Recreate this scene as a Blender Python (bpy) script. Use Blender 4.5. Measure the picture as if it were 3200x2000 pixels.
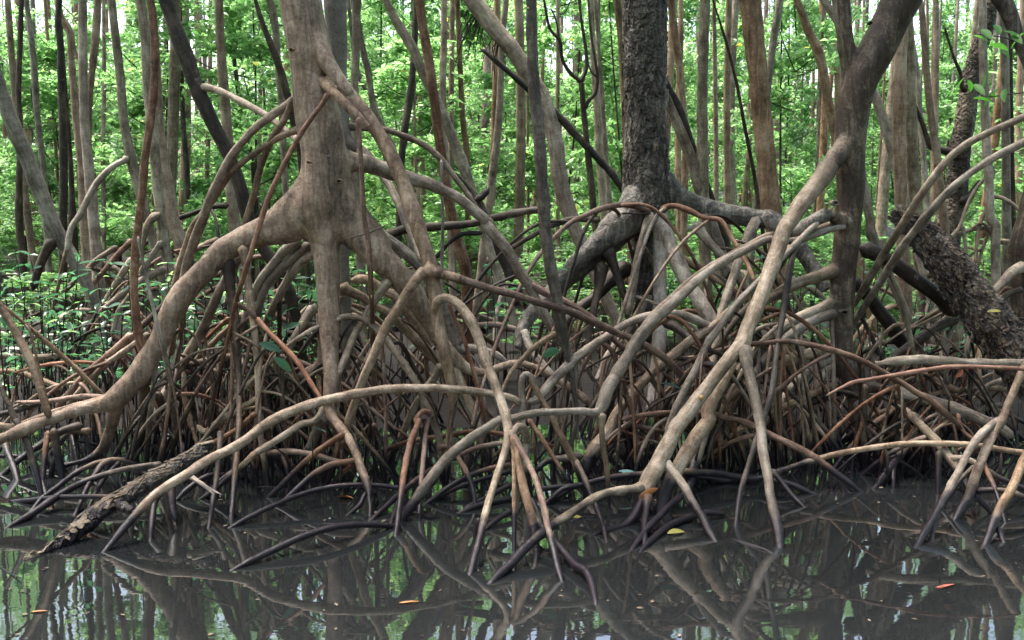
import bpy, math, random
import numpy as np
from mathutils import Vector, Matrix, noise

sc = bpy.context.scene
for o in list(bpy.data.objects): bpy.data.objects.remove(o)
col = sc.collection
rng = random.Random(7)

# ------------------------------------------------------------------ camera, world, sun, exposure
F, CX, CY, CAMH = 3431.0, 1600.0, 1000.0, 1.75
PITCH = math.atan(450.0 / F)
cam_d = bpy.data.cameras.new('camera'); cam = bpy.data.objects.new('camera', cam_d); col.objects.link(cam)
cam.location = (0, 0, CAMH); cam.rotation_euler = (math.pi / 2 - PITCH, 0, 0)
cam_d.sensor_width = 36; cam_d.lens = 36 * F / 3200; cam_d.clip_start = 0.05; cam_d.clip_end = 500
cam_d.dof.use_dof = True; cam_d.dof.focus_distance = 6.3; cam_d.dof.aperture_fstop = 8
sc.camera = cam

SUN_EL, SUN_AZ = 70.0, -62.0          # azimuth measured from +Y (view direction) towards +X
world = bpy.data.worlds.new('World'); sc.world = world; world.use_nodes = True
wn = world.node_tree.nodes; wl = world.node_tree.links
bg = wn['Background']; sky = wn.new('ShaderNodeTexSky'); sky.sky_type = 'NISHITA'; sky.sun_disc = False
sky.sun_elevation = math.radians(SUN_EL); sky.sun_rotation = math.radians(SUN_AZ)
sky.air_density = 1.0; sky.dust_density = 5.0; sky.ozone_density = 0.6
wl.new(sky.outputs[0], bg.inputs[0]); bg.inputs[1].default_value = 0.1
sl = bpy.data.lights.new('sun', 'SUN'); sun = bpy.data.objects.new('sun', sl); col.objects.link(sun)
sl.energy = 1.5; sl.angle = math.radians(12); sl.color = (1, 0.97, 0.92)
_e, _a = math.radians(SUN_EL), math.radians(SUN_AZ)
sdir = Vector((math.sin(_a) * math.cos(_e), math.cos(_a) * math.cos(_e), math.sin(_e)))
sun.rotation_euler = sdir.to_track_quat('Z', 'Y').to_euler(); sun.location = sdir * 30
vs = sc.view_settings; vs.view_transform = 'Standard'; vs.look = 'None'; vs.gamma = 1; vs.use_curve_mapping = False
vs.exposure = 3.0
sc.render.engine = 'CYCLES'
sc.cycles.use_denoising = True
sc.cycles.max_bounces = 10; sc.cycles.diffuse_bounces = 5; sc.cycles.transmission_bounces = 6; sc.cycles.glossy_bounces = 3
sc.cycles.sample_clamp_indirect = 6

# ------------------------------------------------------------------ pixel -> place helpers
TILE = {t + str(r): (800 * i, (0, 650, 1300)[r], 800 / 1728) for i, t in enumerate('abcd') for r in range(3)}
TILE['o'] = (0, 0, 3200 / 2419.0)
FWD = Vector((0, math.cos(PITCH), -math.sin(PITCH))); UP = Vector((0, math.sin(PITCH), math.cos(PITCH)))
def ray(u, v): return Vector(((u - CX) / F, 0, 0)) + UP * (-(v - CY) / F) + FWD
def at(u, v, Y):
    d = ray(u, v); t = Y / d.y
    return Vector((0, 0, CAMH)) + d * t, t
def water_y(u, v):
    d = ray(u, v); return d.y * (CAMH / -d.z)
def parse(s):
    out = []; ox, oy, k = TILE['o']
    for tok in s.split():
        if tok in TILE: ox, oy, k = TILE[tok]; continue
        a = [float(q) for q in tok.split(',')]
        out.append((ox + a[0] * k, oy + a[1] * k, a[2] * k))
    return out
def path3d(s, d):
    p = parse(s); n = len(p)
    L = [0]
    for i in range(1, n): L.append(L[-1] + math.hypot(p[i][0] - p[i-1][0], p[i][1] - p[i-1][1]))
    d = list(d) if isinstance(d, (tuple, list)) else [d, d]
    ends = [False, False]
    for i, q in ((0, 0), (-1, -1)):
        if d[i] == 'w': d[i] = water_y(p[q][0], p[q][1]); ends[i] = True
    pts = []
    for i in range(n):
        f = L[i] / L[-1] * (len(d) - 1); k = min(int(f), len(d) - 2); Y = d[k] + (d[k+1] - d[k]) * (f - k)
        P, t = at(p[i][0], p[i][1], Y); pts.append((P, p[i][2] * t / F / 2))
    for i, e in enumerate(ends):
        if e:
            A, r = pts[-1] if i else pts[0]; B = (pts[-2] if i else pts[1])[0]
            v = (A - B).normalized(); v.z = min(v.z, -0.35); v.normalize()
            q = (A + v * 0.28, r * 0.8)
            if i: pts.append(q)
            else: pts.insert(0, q)
    return pts
def gz(x, y):
    s = min(max((y - 6.3 + 0.5 * noise.noise((x * .5, y * .4, 3))) / 1.7, 0), 1); s = s * s * (3 - 2 * s)
    return -0.32 + s * 0.40 + 0.05 * noise.noise((x * .8, y * .8, 0)) + (0.02 * max(0, y - 12) if y > 12 else 0) * 0.3

# ------------------------------------------------------------------ materials
def new_mat(name):
    m = bpy.data.materials.new(name); m.use_nodes = True
    nt = m.node_tree; return m, nt, nt.nodes, nt.links, nt.nodes['Principled BSDF']
def N(nodes, t, **kw):
    n = nodes.new('ShaderNode' + t)
    for k, v in kw.items():
        if k in n.inputs: n.inputs[k].default_value = v
        else: setattr(n, k, v)
    return n
def ramp(nodes, stops):
    r = nodes.new('ShaderNodeValToRGB'); e = r.color_ramp.elements
    while len(e) < len(stops): e.new(0.5)
    for i, (p, c) in enumerate(stops): e[i].position = p; e[i].color = (*c, 1) if len(c) == 3 else c
    return r
def bark(name, dark, mid, light, scale=1.0, rough=0.6, bump=0.35, uv=True, flaky=0.0, wet=True, vary=0.35, moss=0.0):
    dark = (dark[0] * .6, dark[1] * .56, dark[2] * .52); mid = (mid[0] * .97, mid[1] * .945, mid[2] * .90); light = (light[0] * 1.2, light[1] * 1.185, light[2] * 1.15)
    m, nt, nd, lk, bs = new_mat(name)
    tc = N(nd, 'TexCoord'); geo = N(nd, 'NewGeometry'); oi = N(nd, 'ObjectInfo')
    src = tc.outputs['Object']
    n1 = N(nd, 'TexNoise', Scale=3.5 * scale, Detail=6.0, Roughness=0.62); lk.new(src, n1.inputs['Vector'])
    mp = N(nd, 'Mapping'); lk.new(tc.outputs['UV'] if uv else src, mp.inputs['Vector'])
    mp.inputs['Scale'].default_value = (7, 3.0, 1) if uv else (15, 15, 2.4)
    n2 = N(nd, 'TexNoise', Scale=3.0 * scale if uv else 1.3, Detail=8.0, Roughness=0.66, Distortion=0.4 if uv else 1.3); lk.new(mp.outputs[0], n2.inputs['Vector'])
    mp2 = N(nd, 'Mapping'); lk.new(tc.outputs['UV'] if uv else src, mp2.inputs['Vector'])
    mp2.inputs['Scale'].default_value = (1.2, 16, 1) if uv else (4, 4, 7)
    n3 = N(nd, 'TexNoise', Scale=2.2, Detail=4.0, Roughness=0.65, Distortion=0.8); lk.new(mp2.outputs[0], n3.inputs['Vector'])
    n4 = N(nd, 'TexNoise', Scale=(110 if uv else 60) * scale, Detail=3.0, Roughness=0.7); lk.new(src, n4.inputs['Vector'])
    a1 = N(nd, 'Math', operation='MULTIPLY_ADD'); lk.new(n1.outputs['Fac'], a1.inputs[0]); a1.inputs[1].default_value = 0.75; a1.inputs[2].default_value = -0.10
    a2 = N(nd, 'Math', operation='MULTIPLY_ADD'); lk.new(n2.outputs['Fac'], a2.inputs[0]); a2.inputs[1].default_value = 0.62; lk.new(a1.outputs[0], a2.inputs[2])
    a3 = N(nd, 'Math', operation='MULTIPLY_ADD'); lk.new(n3.outputs['Fac'], a3.inputs[0]); a3.inputs[1].default_value = 0.22 if uv else 0.2; lk.new(a2.outputs[0], a3.inputs[2])
    a4 = N(nd, 'Math', operation='MULTIPLY_ADD'); lk.new(n4.outputs['Fac'], a4.inputs[0]); a4.inputs[1].default_value = 0.30; lk.new(a3.outputs[0], a4.inputs[2])
    r = ramp(nd, [(0.66, dark), (0.84, mid), (1.0, light)]); lk.new(a4.outputs[0], r.inputs[0])
    hsv = N(nd, 'HueSaturation'); lk.new(r.outputs[0], hsv.inputs['Color'])
    mr = N(nd, 'MapRange'); lk.new(oi.outputs['Random'], mr.inputs['Value']); mr.inputs['To Min'].default_value = 1 - vary; mr.inputs['To Max'].default_value = 1 + vary
    lk.new(mr.outputs[0], hsv.inputs['Value'])
    wn_ = N(nd, 'TexWhiteNoise', noise_dimensions='1D'); lk.new(oi.outputs['Random'], wn_.inputs['W'])
    mr2 = N(nd, 'MapRange'); lk.new(wn_.outputs['Value'], mr2.inputs['Value']); mr2.inputs['To Min'].default_value = 0.75; mr2.inputs['To Max'].default_value = 1.25
    lk.new(mr2.outputs[0], hsv.inputs['Saturation'])
    # dark specks (lenticels)
    vo = N(nd, 'TexVoronoi', Scale=48 * scale); vj = N(nd, 'MixRGB', blend_type='ADD'); vj.inputs[0].default_value = 0.06; lk.new(src, vj.inputs[1]); lk.new(n1.outputs['Color'], vj.inputs[2]); lk.new(vj.outputs[0], vo.inputs['Vector'])
    vr = ramp(nd, [(0.06, (0.45, 0.40, 0.36)), (0.22, (1, 1, 1))]); lk.new(vo.outputs['Distance'], vr.inputs[0])
    mx = N(nd, 'MixRGB', blend_type='MULTIPLY'); mx.inputs[0].default_value = 0.55; lk.new(hsv.outputs[0], mx.inputs[1]); lk.new(vr.outputs[0], mx.inputs[2])
    colour = mx.outputs[0]
    # pale lichen blotches
    n5 = N(nd, 'TexNoise', Scale=11 * scale, Detail=5.0, Roughness=0.7); lk.new(src, n5.inputs['Vector'])
    lr = ramp(nd, [(0.62, (0, 0, 0)), (0.70, (1, 1, 1))]); lk.new(n5.outputs['Fac'], lr.inputs[0])
    lm = N(nd, 'Math', operation='MULTIPLY'); lk.new(lr.outputs[0], lm.inputs[0]); lm.inputs[1].default_value = 0.35
    mx3 = N(nd, 'MixRGB'); lk.new(lm.outputs[0], mx3.inputs[0]); lk.new(colour, mx3.inputs[1]); mx3.inputs[2].default_value = (0.30, 0.26, 0.215, 1); colour = mx3.outputs[0]
    rough_out = None
    if wet:   # tide stain: wet dark band just above the water
        sx = N(nd, 'SeparateXYZ'); lk.new(geo.outputs['Position'], sx.inputs[0])
        ns = N(nd, 'TexNoise', Scale=7.0, Detail=3.0); lk.new(geo.outputs['Position'], ns.inputs['Vector'])
        h = N(nd, 'Math', operation='MULTIPLY_ADD'); lk.new(ns.outputs['Fac'], h.inputs[0]); h.inputs[1].default_value = -0.22; lk.new(sx.outputs['Z'], h.inputs[2])
        wr = N(nd, 'MapRange'); lk.new(h.outputs[0], wr.inputs['Value']); wr.inputs['From Min'].default_value = 0.0; wr.inputs['From Max'].default_value = 0.085; wr.inputs['To Min'].default_value = 1.0; wr.inputs['To Max'].default_value = 0
        mx2 = N(nd, 'MixRGB'); lk.new(wr.outputs[0], mx2.inputs[0]); lk.new(colour, mx2.inputs[1]); mx2.inputs[2].default_value = (0.010, 0.006, 0.009, 1); colour = mx2.outputs[0]
        rr = N(nd, 'MapRange'); lk.new(wr.outputs[0], rr.inputs['Value']); rr.inputs['To Min'].default_value = rough; rr.inputs['To Max'].default_value = 0.36; rough_out = rr.outputs[0]
    at_ = N(nd, 'Attribute', attribute_name='collar'); mc = N(nd, 'MixRGB'); lk.new(at_.outputs['Fac'], mc.inputs[0]); lk.new(colour, mc.inputs[1]); mc.inputs[2].default_value = (0.062, 0.043, 0.031, 1); colour = mc.outputs[0]
    lk.new(colour, bs.inputs['Base Color'])
    if rough_out: lk.new(rough_out, bs.inputs['Roughness'])
    else: bs.inputs['Roughness'].default_value = rough
    bs.inputs['Specular IOR Level'].default_value = 0.25
    # relief
    hsum = N(nd, 'Math', operation='ADD'); lk.new(n2.outputs['Fac'], hsum.inputs[0]); lk.new(n3.outputs['Fac'], hsum.inputs[1])
    h2 = N(nd, 'Math', operation='MULTIPLY_ADD'); lk.new(n4.outputs['Fac'], h2.inputs[0]); h2.inputs[1].default_value = 0.35; lk.new(hsum.outputs[0], h2.inputs[2])
    hout = h2.outputs[0]
    if flaky:
        fm = N(nd, 'Mapping'); lk.new(src, fm.inputs['Vector']); fm.inputs['Scale'].default_value = (1, 1, 0.45)
        nz = N(nd, 'TexNoise', Scale=8.0, Detail=4.0); lk.new(src, nz.inputs['Vector'])
        ad = N(nd, 'MixRGB', blend_type='ADD'); ad.inputs[0].default_value = 0.25; lk.new(fm.outputs[0], ad.inputs[1]); lk.new(nz.outputs['Color'], ad.inputs[2])
        fv = N(nd, 'TexVoronoi', Scale=22.0, feature='F1'); lk.new(ad.outputs[0], fv.inputs['Vector'])
        h3 = N(nd, 'Math', operation='MULTIPLY_ADD'); lk.new(fv.outputs['Distance'], h3.inputs[0]); h3.inputs[1].default_value = 2.2 * flaky; lk.new(hout, h3.inputs[2]); hout = h3.outputs[0]
    bp = N(nd, 'Bump', Strength=bump, Distance=0.016); lk.new(hout, bp.inputs['Height']); lk.new(bp.outputs[0], bs.inputs['Normal'])
    return m
M = {}
M['trunk'] = bark('bark_smooth_trunk', (0.082, 0.047, 0.029), (0.176, 0.107, 0.067), (0.27, 0.188, 0.132), uv=False, bump=0.5, vary=0.05)
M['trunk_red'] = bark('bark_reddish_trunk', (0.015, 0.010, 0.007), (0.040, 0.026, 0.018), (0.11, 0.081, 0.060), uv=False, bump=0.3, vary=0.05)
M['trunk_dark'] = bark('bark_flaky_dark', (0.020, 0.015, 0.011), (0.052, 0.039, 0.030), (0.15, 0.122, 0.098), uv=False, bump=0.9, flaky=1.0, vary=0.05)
M['root'] = bark('bark_root', (0.060, 0.040, 0.028), (0.140, 0.096, 0.069), (0.25, 0.192, 0.148), bump=0.35)
M['root_red'] = bark('bark_root_reddish', (0.045, 0.022, 0.015), (0.105, 0.055, 0.038), (0.19, 0.123, 0.090), bump=0.3)
M['root_orange'] = bark('bark_root_orange', (0.085, 0.040, 0.028), (0.16, 0.080, 0.056), (0.23, 0.138, 0.105), bump=0.2, vary=0.1)
M['root_pale'] = bark('bark_root_pale', (0.072, 0.053, 0.038), (0.155, 0.117, 0.087), (0.255, 0.207, 0.167), bump=0.4)
M['leg_pale'] = bark('bark_leg_pale', (0.15, 0.115, 0.085), (0.30, 0.235, 0.18), (0.42, 0.35, 0.29), bump=0.5, uv=False, vary=.05)
M['leg_grey'] = bark('bark_leg_grey', (0.026, 0.020, 0.016), (0.072, 0.057, 0.046), (0.17, 0.142, 0.118), bump=0.6, flaky=.4, uv=False, vary=.05)
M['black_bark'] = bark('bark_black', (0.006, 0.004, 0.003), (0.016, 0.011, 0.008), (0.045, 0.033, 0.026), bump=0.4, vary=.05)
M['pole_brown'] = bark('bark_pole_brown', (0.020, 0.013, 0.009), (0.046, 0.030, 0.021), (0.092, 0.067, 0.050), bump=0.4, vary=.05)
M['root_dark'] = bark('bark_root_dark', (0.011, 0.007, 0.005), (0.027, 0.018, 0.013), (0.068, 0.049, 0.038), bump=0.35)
M['tan'] = bark('bark_tan', (0.105, 0.068, 0.046), (0.20, 0.138, 0.100), (0.30, 0.226, 0.176), bump=0.25, vary=0.2)
M['grey'] = bark('bark_grey', (0.072, 0.055, 0.041), (0.150, 0.118, 0.092), (0.25, 0.208, 0.168), bump=0.25, vary=0.25)
M['pink'] = bark('bark_pinkish', (0.120, 0.072, 0.050), (0.23, 0.148, 0.108), (0.33, 0.24, 0.188), bump=0.25, vary=0.15)
M['log'] = bark('bark_rotten_log', (0.016, 0.013, 0.013), (0.062, 0.050, 0.047), (0.19, 0.165, 0.15), scale=1.6, bump=1.0, flaky=1.0, vary=0.05, uv=False)
M['flake'] = bark('bark_flake_face', (0.05, 0.038, 0.031), (0.125, 0.098, 0.078), (0.22, 0.185, 0.15), bump=0.6, wet=False, vary=0.3, uv=False)
M['flake_dark'] = bark('bark_flake_dark_face', (0.022, 0.017, 0.015), (0.055, 0.043, 0.037), (0.13, 0.108, 0.093), bump=0.6, wet=False, vary=0.2, uv=False)

def leaf_mat(name, lo, hi, trans, gloss=0.35, yellow=0.0):
    m, nt, nd, lk, bs = new_mat(name)
    geo = N(nd, 'NewGeometry'); oi = N(nd, 'ObjectInfo')
    ad = N(nd, 'Math', operation='ADD'); lk.new(geo.outputs['Random Per Island'], ad.inputs[0]); lk.new(oi.outputs['Random'], ad.inputs[1])
    fr = N(nd, 'Math', operation='FRACT'); lk.new(ad.outputs[0], fr.inputs[0])
    st = [(0.0, lo), (0.984 if yellow else 1.0, hi)]
    if yellow: st.append((1.0, (0.26, 0.20, 0.03)))
    r = ramp(nd, st); lk.new(fr.outputs[0], r.inputs[0])
    lk.new(r.outputs[0], bs.inputs['Base Color']); bs.inputs['Roughness'].default_value = gloss; bs.inputs['Specular IOR Level'].default_value = 0.5
    tr = N(nd, 'BsdfTranslucent'); tm = N(nd, 'MixRGB', blend_type='MULTIPLY'); tm.inputs[0].default_value = 1; lk.new(r.outputs[0], tm.inputs[1]); tm.inputs[2].default_value = (*trans, 1)
    lk.new(tm.outputs[0], tr.inputs['Color'])
    mix = N(nd, 'MixShader'); mix.inputs[0].default_value = 0.5; lk.new(bs.outputs[0], mix.inputs[1]); lk.new(tr.outputs[0], mix.inputs[2])
    lk.new(mix.outputs[0], nd['Material Output'].inputs['Surface'])
    return m
M['leaf'] = leaf_mat('leaf_canopy', (0.052, 0.125, 0.030), (0.190, 0.315, 0.130), (2.7, 2.75, 2.6), 0.34, 0.5)
M['leaf_dark'] = leaf_mat('leaf_glossy', (0.025, 0.070, 0.034), (0.060, 0.135, 0.070), (1.8, 2.2, 1.8), 0.22)
M['leaf_sprig'] = leaf_mat('leaf_sprig', (0.030, 0.095, 0.022), (0.060, 0.150, 0.035), (2.0, 2.3, 1.2), 0.55)
M['leaf_sprig'].node_tree.nodes['Principled BSDF'].inputs['Specular IOR Level'].default_value = 0.2
def plain(name, c, rough=0.6):
    m, nt, nd, lk, bs = new_mat(name)
    tc = N(nd, 'TexCoord'); n = N(nd, 'TexNoise', Scale=30.0, Detail=4.0); lk.new(tc.outputs['Object'], n.inputs['Vector'])
    r = ramp(nd, [(0.3, tuple(q * .6 for q in c)), (0.7, tuple(min(1, q * 1.2) for q in c))]); lk.new(n.outputs['Fac'], r.inputs[0]); lk.new(r.outputs[0], bs.inputs['Base Color']); bs.inputs['Roughness'].default_value = rough
    return m
M['leaf_orange'] = plain('dead_leaf_orange', (0.30, 0.10, 0.02)); M['leaf_yellow'] = plain('dead_leaf_yellow', (0.15, 0.135, 0.02)); M['leaf_red'] = plain('dead_leaf_red', (0.30, 0.075, 0.04))
M['leaf_blue'] = plain('leaf_waxy_bluegreen', (0.10, 0.22, 0.19), 0.3)
M['cut'] = plain('cut_wood', (0.26, 0.15, 0.05)); M['wood_raw'] = plain('splintered_wood', (0.24, 0.19, 0.15))

# water: murky, still, faint ripples
m, nt, nd, lk, bs = new_mat('water_surface'); M['water'] = m
tc = N(nd, 'TexCoord'); mp = N(nd, 'Mapping'); lk.new(tc.outputs['Object'], mp.inputs['Vector']); mp.inputs['Scale'].default_value = (1.0, 2.2, 1)
n1 = N(nd, 'TexNoise', Scale=2.2, Detail=3.0, Roughness=0.5, Distortion=0.5); lk.new(mp.outputs[0], n1.inputs['Vector'])
n2 = N(nd, 'TexNoise', Scale=14.0, Detail=2.0); lk.new(mp.outputs[0], n2.inputs['Vector'])
ms = N(nd, 'TexNoise', Scale=0.7, Detail=2.0); lk.new(tc.outputs['Object'], ms.inputs['Vector'])
mm = ramp(nd, [(0.45, (0, 0, 0)), (0.62, (1, 1, 1))]); lk.new(ms.outputs['Fac'], mm.inputs[0])
n2m = N(nd, 'Math', operation='MULTIPLY'); lk.new(n2.outputs['Fac'], n2m.inputs[0]); lk.new(mm.outputs[0], n2m.inputs[1])
hs = N(nd, 'Math', operation='MULTIPLY_ADD'); lk.new(n2m.outputs[0], hs.inputs[0]); hs.inputs[1].default_value = 0.12; lk.new(n1.outputs['Fac'], hs.inputs[2])
bp = N(nd, 'Bump', Strength=0.035, Distance=0.02); lk.new(hs.outputs[0], bp.inputs['Height']); lk.new(bp.outputs[0], bs.inputs['Normal'])
bs.inputs['Base Color'].default_value = (0.0095, 0.0103, 0.0108, 1); bs.inputs['Roughness'].default_value = 0.012; bs.inputs['IOR'].default_value = 1.9; bs.inputs['Specular IOR Level'].default_value = 0.5
# mud
m, nt, nd, lk, bs = new_mat('mud'); M['mud'] = m
tc = N(nd, 'TexCoord'); n1 = N(nd, 'TexNoise', Scale=4.0, Detail=8.0, Roughness=0.65); lk.new(tc.outputs['Object'], n1.inputs['Vector'])
r = ramp(nd, [(0.3, (0.006, 0.004, 0.004)), (0.6, (0.015, 0.011, 0.010)), (0.75, (0.035, 0.026, 0.021))]); lk.new(n1.outputs['Fac'], r.inputs[0]); lk.new(r.outputs[0], bs.inputs['Base Color']); bs.inputs['Roughness'].default_value = 0.7; bs.inputs['Specular IOR Level'].default_value = 0.12
bp = N(nd, 'Bump', Strength=0.8, Distance=0.04); lk.new(n1.outputs['Fac'], bp.inputs['Height']); lk.new(bp.outputs[0], bs.inputs['Normal'])

# ------------------------------------------------------------------ mesh builders
def mesh_obj(name, verts, faces, mat, parent=None, base=None, uvs=None, smooth=True):
    me = bpy.data.meshes.new(name)
    if base is not None: verts = [v - base for v in verts]
    me.from_pydata([tuple(v) for v in verts], [], faces)
    if uvs is not None:
        ul = me.uv_layers.new(name='UVMap'); li = np.empty(len(me.loops), dtype=np.int32); me.loops.foreach_get('vertex_index', li)
        ul.data.foreach_set('uv', np.asarray(uvs, dtype=np.float32)[li].ravel())
    if smooth: me.polygons.foreach_set('use_smooth', [True] * len(me.polygons))
    me.materials.append(M[mat]); o = bpy.data.objects.new(name, me); col.objects.link(o)
    if parent is not None: o.parent = parent
    return o
def empty(name, loc, label, cat, group=None):
    o = bpy.data.objects.new(name, None); o.empty_display_size = 0.2; col.objects.link(o); o.location = loc
    o['label'] = label; o['category'] = cat
    if group: o['group'] = group
    return o
def tag(o, label, cat, group=None):
    o['label'] = label; o['category'] = cat
    if group: o['group'] = group
    return o
def spline(pts, step):
    P = [p for p, r in pts]; R = [r for p, r in pts]
    P = [P[0] * 2 - P[1]] + P + [P[-1] * 2 - P[-2]]; R = [R[0]] + R + [R[-1]]
    out = []
    for i in range(1, len(P) - 2):
        p0, p1, p2, p3 = P[i-1], P[i], P[i+1], P[i+2]; L = (p2 - p1).length
        if L < 1e-5: continue
        n = max(1, int(round(L / step)))
        t01 = max((p1 - p0).length, 1e-4) ** .5; t12 = L ** .5; t23 = max((p3 - p2).length, 1e-4) ** .5
        m1 = ((p1 - p0) / t01 - (p2 - p0) / (t01 + t12) + (p2 - p1) / t12) * t12
        m2 = ((p2 - p1) / t12 - (p3 - p1) / (t12 + t23) + (p3 - p2) / t23) * t12
        for k in range(n):
            t = k / n; a = 2*t**3 - 3*t*t + 1; b = t**3 - 2*t*t + t; c = -2*t**3 + 3*t*t; d = t**3 - t*t
            s = t * t * (3 - 2 * t)
            out.append((p1 * a + m1 * b + p2 * c + m2 * d, R[i] * (1 - s) + R[i+1] * s))
    out.append((P[-2], R[-2])); return out
def tube(pts, sides=10, step=None, lump=0.05, flare0=0.0, flare1=0.0, knots=0.0, taper_end=False, seed=0, oval=0.0, round_ends=False):
    rm = sum(r for p, r in pts) / len(pts)
    step = step or min(max(rm * 1.1, 0.016), 0.07)
    S = spline(pts, step); n = len(S)
    cum = [0]
    for i in range(1, n): cum.append(cum[-1] + (S[i][0] - S[i-1][0]).length)
    T = []
    for i in range(n):
        v = S[min(i+1, n-1)][0] - S[max(i-1, 0)][0]; T.append(v.normalized() if v.length > 1e-9 else Vector((0, 0, -1)))
    ref = Vector((0, 1, 0)) if abs(T[0].y) < .9 else Vector((1, 0, 0))
    u = T[0].cross(ref).normalized(); verts = []; uvs = []
    rr = random.Random(seed * 7919 + 13); kn = []
    if knots:
        s = rr.uniform(.05, knots)
        while s < cum[-1]: kn.append((s, rr.uniform(0, 6.28), rr.uniform(.05, .22))); s += knots * rr.uniform(.5, 1.5)
    ou, ov = rr.uniform(0, 9), rr.uniform(0, 9); oa = rr.uniform(0, 3.14)
    for i, (p, r) in enumerate(S):
        t = T[i]; u = (u - t * u.dot(t)).normalized(); w = t.cross(u)
        s0, s1 = cum[i], cum[-1] - cum[i]
        if flare0: r = r * (1 + flare0 * math.exp(-s0 / (rm * 1.8)))
        if flare1: r = r * (1 + flare1 * math.exp(-s1 / (rm * 1.8)))
        if round_ends:
            for ss in (s0, s1):
                if ss < r: r *= max(.2, math.sqrt(max(0, 1 - (1 - ss / r) ** 2)))
        if taper_end and s1 < rm * 3: r = r * max(0.12, (s1 / (rm * 3)) ** .5)
        r *= 1 + lump * noise.noise((cum[i] / (rm * 5), seed * 3.7, 1.3))
        for k in range(sides):
            a = 2 * math.pi * k / sides; d = u * math.cos(a) + w * math.sin(a)
            q = r * (1 + oval * math.cos(2 * (a - oa))) 
            q *= 1 + lump * 1.2 * noise.noise((p + d * r) * (0.35 / rm) + Vector((seed, 0, 0)))
            for ks, ka, kh in kn:
                ds = (cum[i] - ks) / (rm * .75)
                if abs(ds) < 2.5:
                    da = math.cos(a - ka)
                    if da > 0: q += r * kh * math.exp(-ds * ds) * da ** 6
                    q += r * 0.04 * math.exp(-(ds * 2.2) ** 2)
            verts.append(p + d * q); uvs.append((ou + (k / sides if k <= sides / 2 else 1 - k / sides) * 2 * math.pi * rm * 1.0 * 2, ov + cum[i]))
    faces = [(i * sides + k, i * sides + (k + 1) % sides, (i + 1) * sides + (k + 1) % sides, (i + 1) * sides + k) for i in range(n - 1) for k in range(sides)]
    faces.append(tuple(range(sides - 1, -1, -1))); faces.append(tuple((n - 1) * sides + k for k in range(sides)))
    return verts, faces, uvs, S
SEED = [0]
def root(parent, s, d, mat='root', name='prop_root', f0=0.45, f1=0.0, sides=10, store=None, collar=0.0, base=None, owner=None, **kw):
    SEED[0] += 1
    pts = path3d(s, d) if isinstance(s, str) else s
    kw.setdefault('lump', 0.11); kw.setdefault('knots', 0.22)
    v, f, uv, S = tube(pts, sides, round_ends=True, flare0=f0, flare1=f1, seed=SEED[0], **kw)
    o = mesh_obj(name, v, f, mat, parent, base if base is not None else (parent.location if parent else None), uv)
    if collar:   # young skin takes the trunk's own bark colour where it leaves the trunk
        cl = 0.0; vals = []
        for i in range(len(S)):
            if i: cl += (S[i][0] - S[i-1][0]).length
            vals += [min(1.0, math.exp(-max(0, cl - .06) / collar))] * sides
        o.data.attributes.new('collar', 'FLOAT', 'POINT').data.foreach_set('value', vals)
    if store is not None: store.append((S, owner or o))
    return o
def fused(name, paths, mat, parent, voxel=0.014, smooth=12, lump=0.012, lump_scale=6.0):
    """several limbs grown together into one skin"""
    V, Fc = [], []
    for pts in paths:
        v, f, uv, S = tube(pts, 18, step=0.03, lump=0.05, seed=SEED[0]); SEED[0] += 1
        k = len(V); V += v; Fc += [tuple(i + k for i in q) for q in f]
    o = mesh_obj(name, V, Fc, mat, parent, parent.location)
    md = o.modifiers.new('grow', 'REMESH'); md.mode = 'VOXEL'; md.voxel_size = voxel
    sm = o.modifiers.new('soft', 'SMOOTH'); sm.factor = 0.5; sm.iterations = smooth
    dg = bpy.context.evaluated_depsgraph_get(); me = bpy.data.meshes.new_from_object(o.evaluated_get(dg))
    o.modifiers.clear(); o.data = me; me.name = name
    nv = len(me.vertices); co = np.empty(nv * 3, dtype=np.float32); no = np.empty(nv * 3, dtype=np.float32)
    me.vertices.foreach_get('co', co); me.vertices.foreach_get('normal', no); co = co.reshape(-1, 3); no = no.reshape(-1, 3)
    dsp = np.array([noise.noise((c[0] * lump_scale, c[1] * lump_scale, c[2] * lump_scale * .5)) + .4 * noise.noise((c[0] * lump_scale * 3, c[1] * lump_scale * 3, c[2] * lump_scale)) for c in co.tolist()], dtype=np.float32)
    co += no * (dsp * lump)[:, None]; me.vertices.foreach_set('co', co.ravel()); me.update()
    me.polygons.foreach_set('use_smooth', [True] * len(me.polygons)); me.materials.clear(); me.materials.append(M[mat])
    return o
def extend_up(pts, H):
    """carry a trunk on above the frame to height H, straightening slowly"""
    (p, r), (q, _) = pts[0], pts[1]; v = (p - q).normalized()
    out = []
    while p.z < H:
        v = (v * .9 + Vector((0.02 * math.sin(p.z * 3 + p.x), 0.02 * math.cos(p.z * 2 + p.x), 1)) * .1).normalized()
        if v.z < .3: v.z = .3; v.normalize()
        p = p + v * 0.6; r = max(r * 0.955, 0.012); out.insert(0, (p, r))
    return out + pts
def extend_down(pts):
    (p, r), (q, _) = pts[-1], pts[-2]; v = (p - q).normalized(); v.z = min(v.z, -.5); v.normalize(); out = list(pts)
    for _ in range(30):
        if p.z < gz(p.x, p.y) - 0.1: break
        p = p + v * 0.25; r = r * 1.0; out.append((p, r))
    return out

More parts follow.
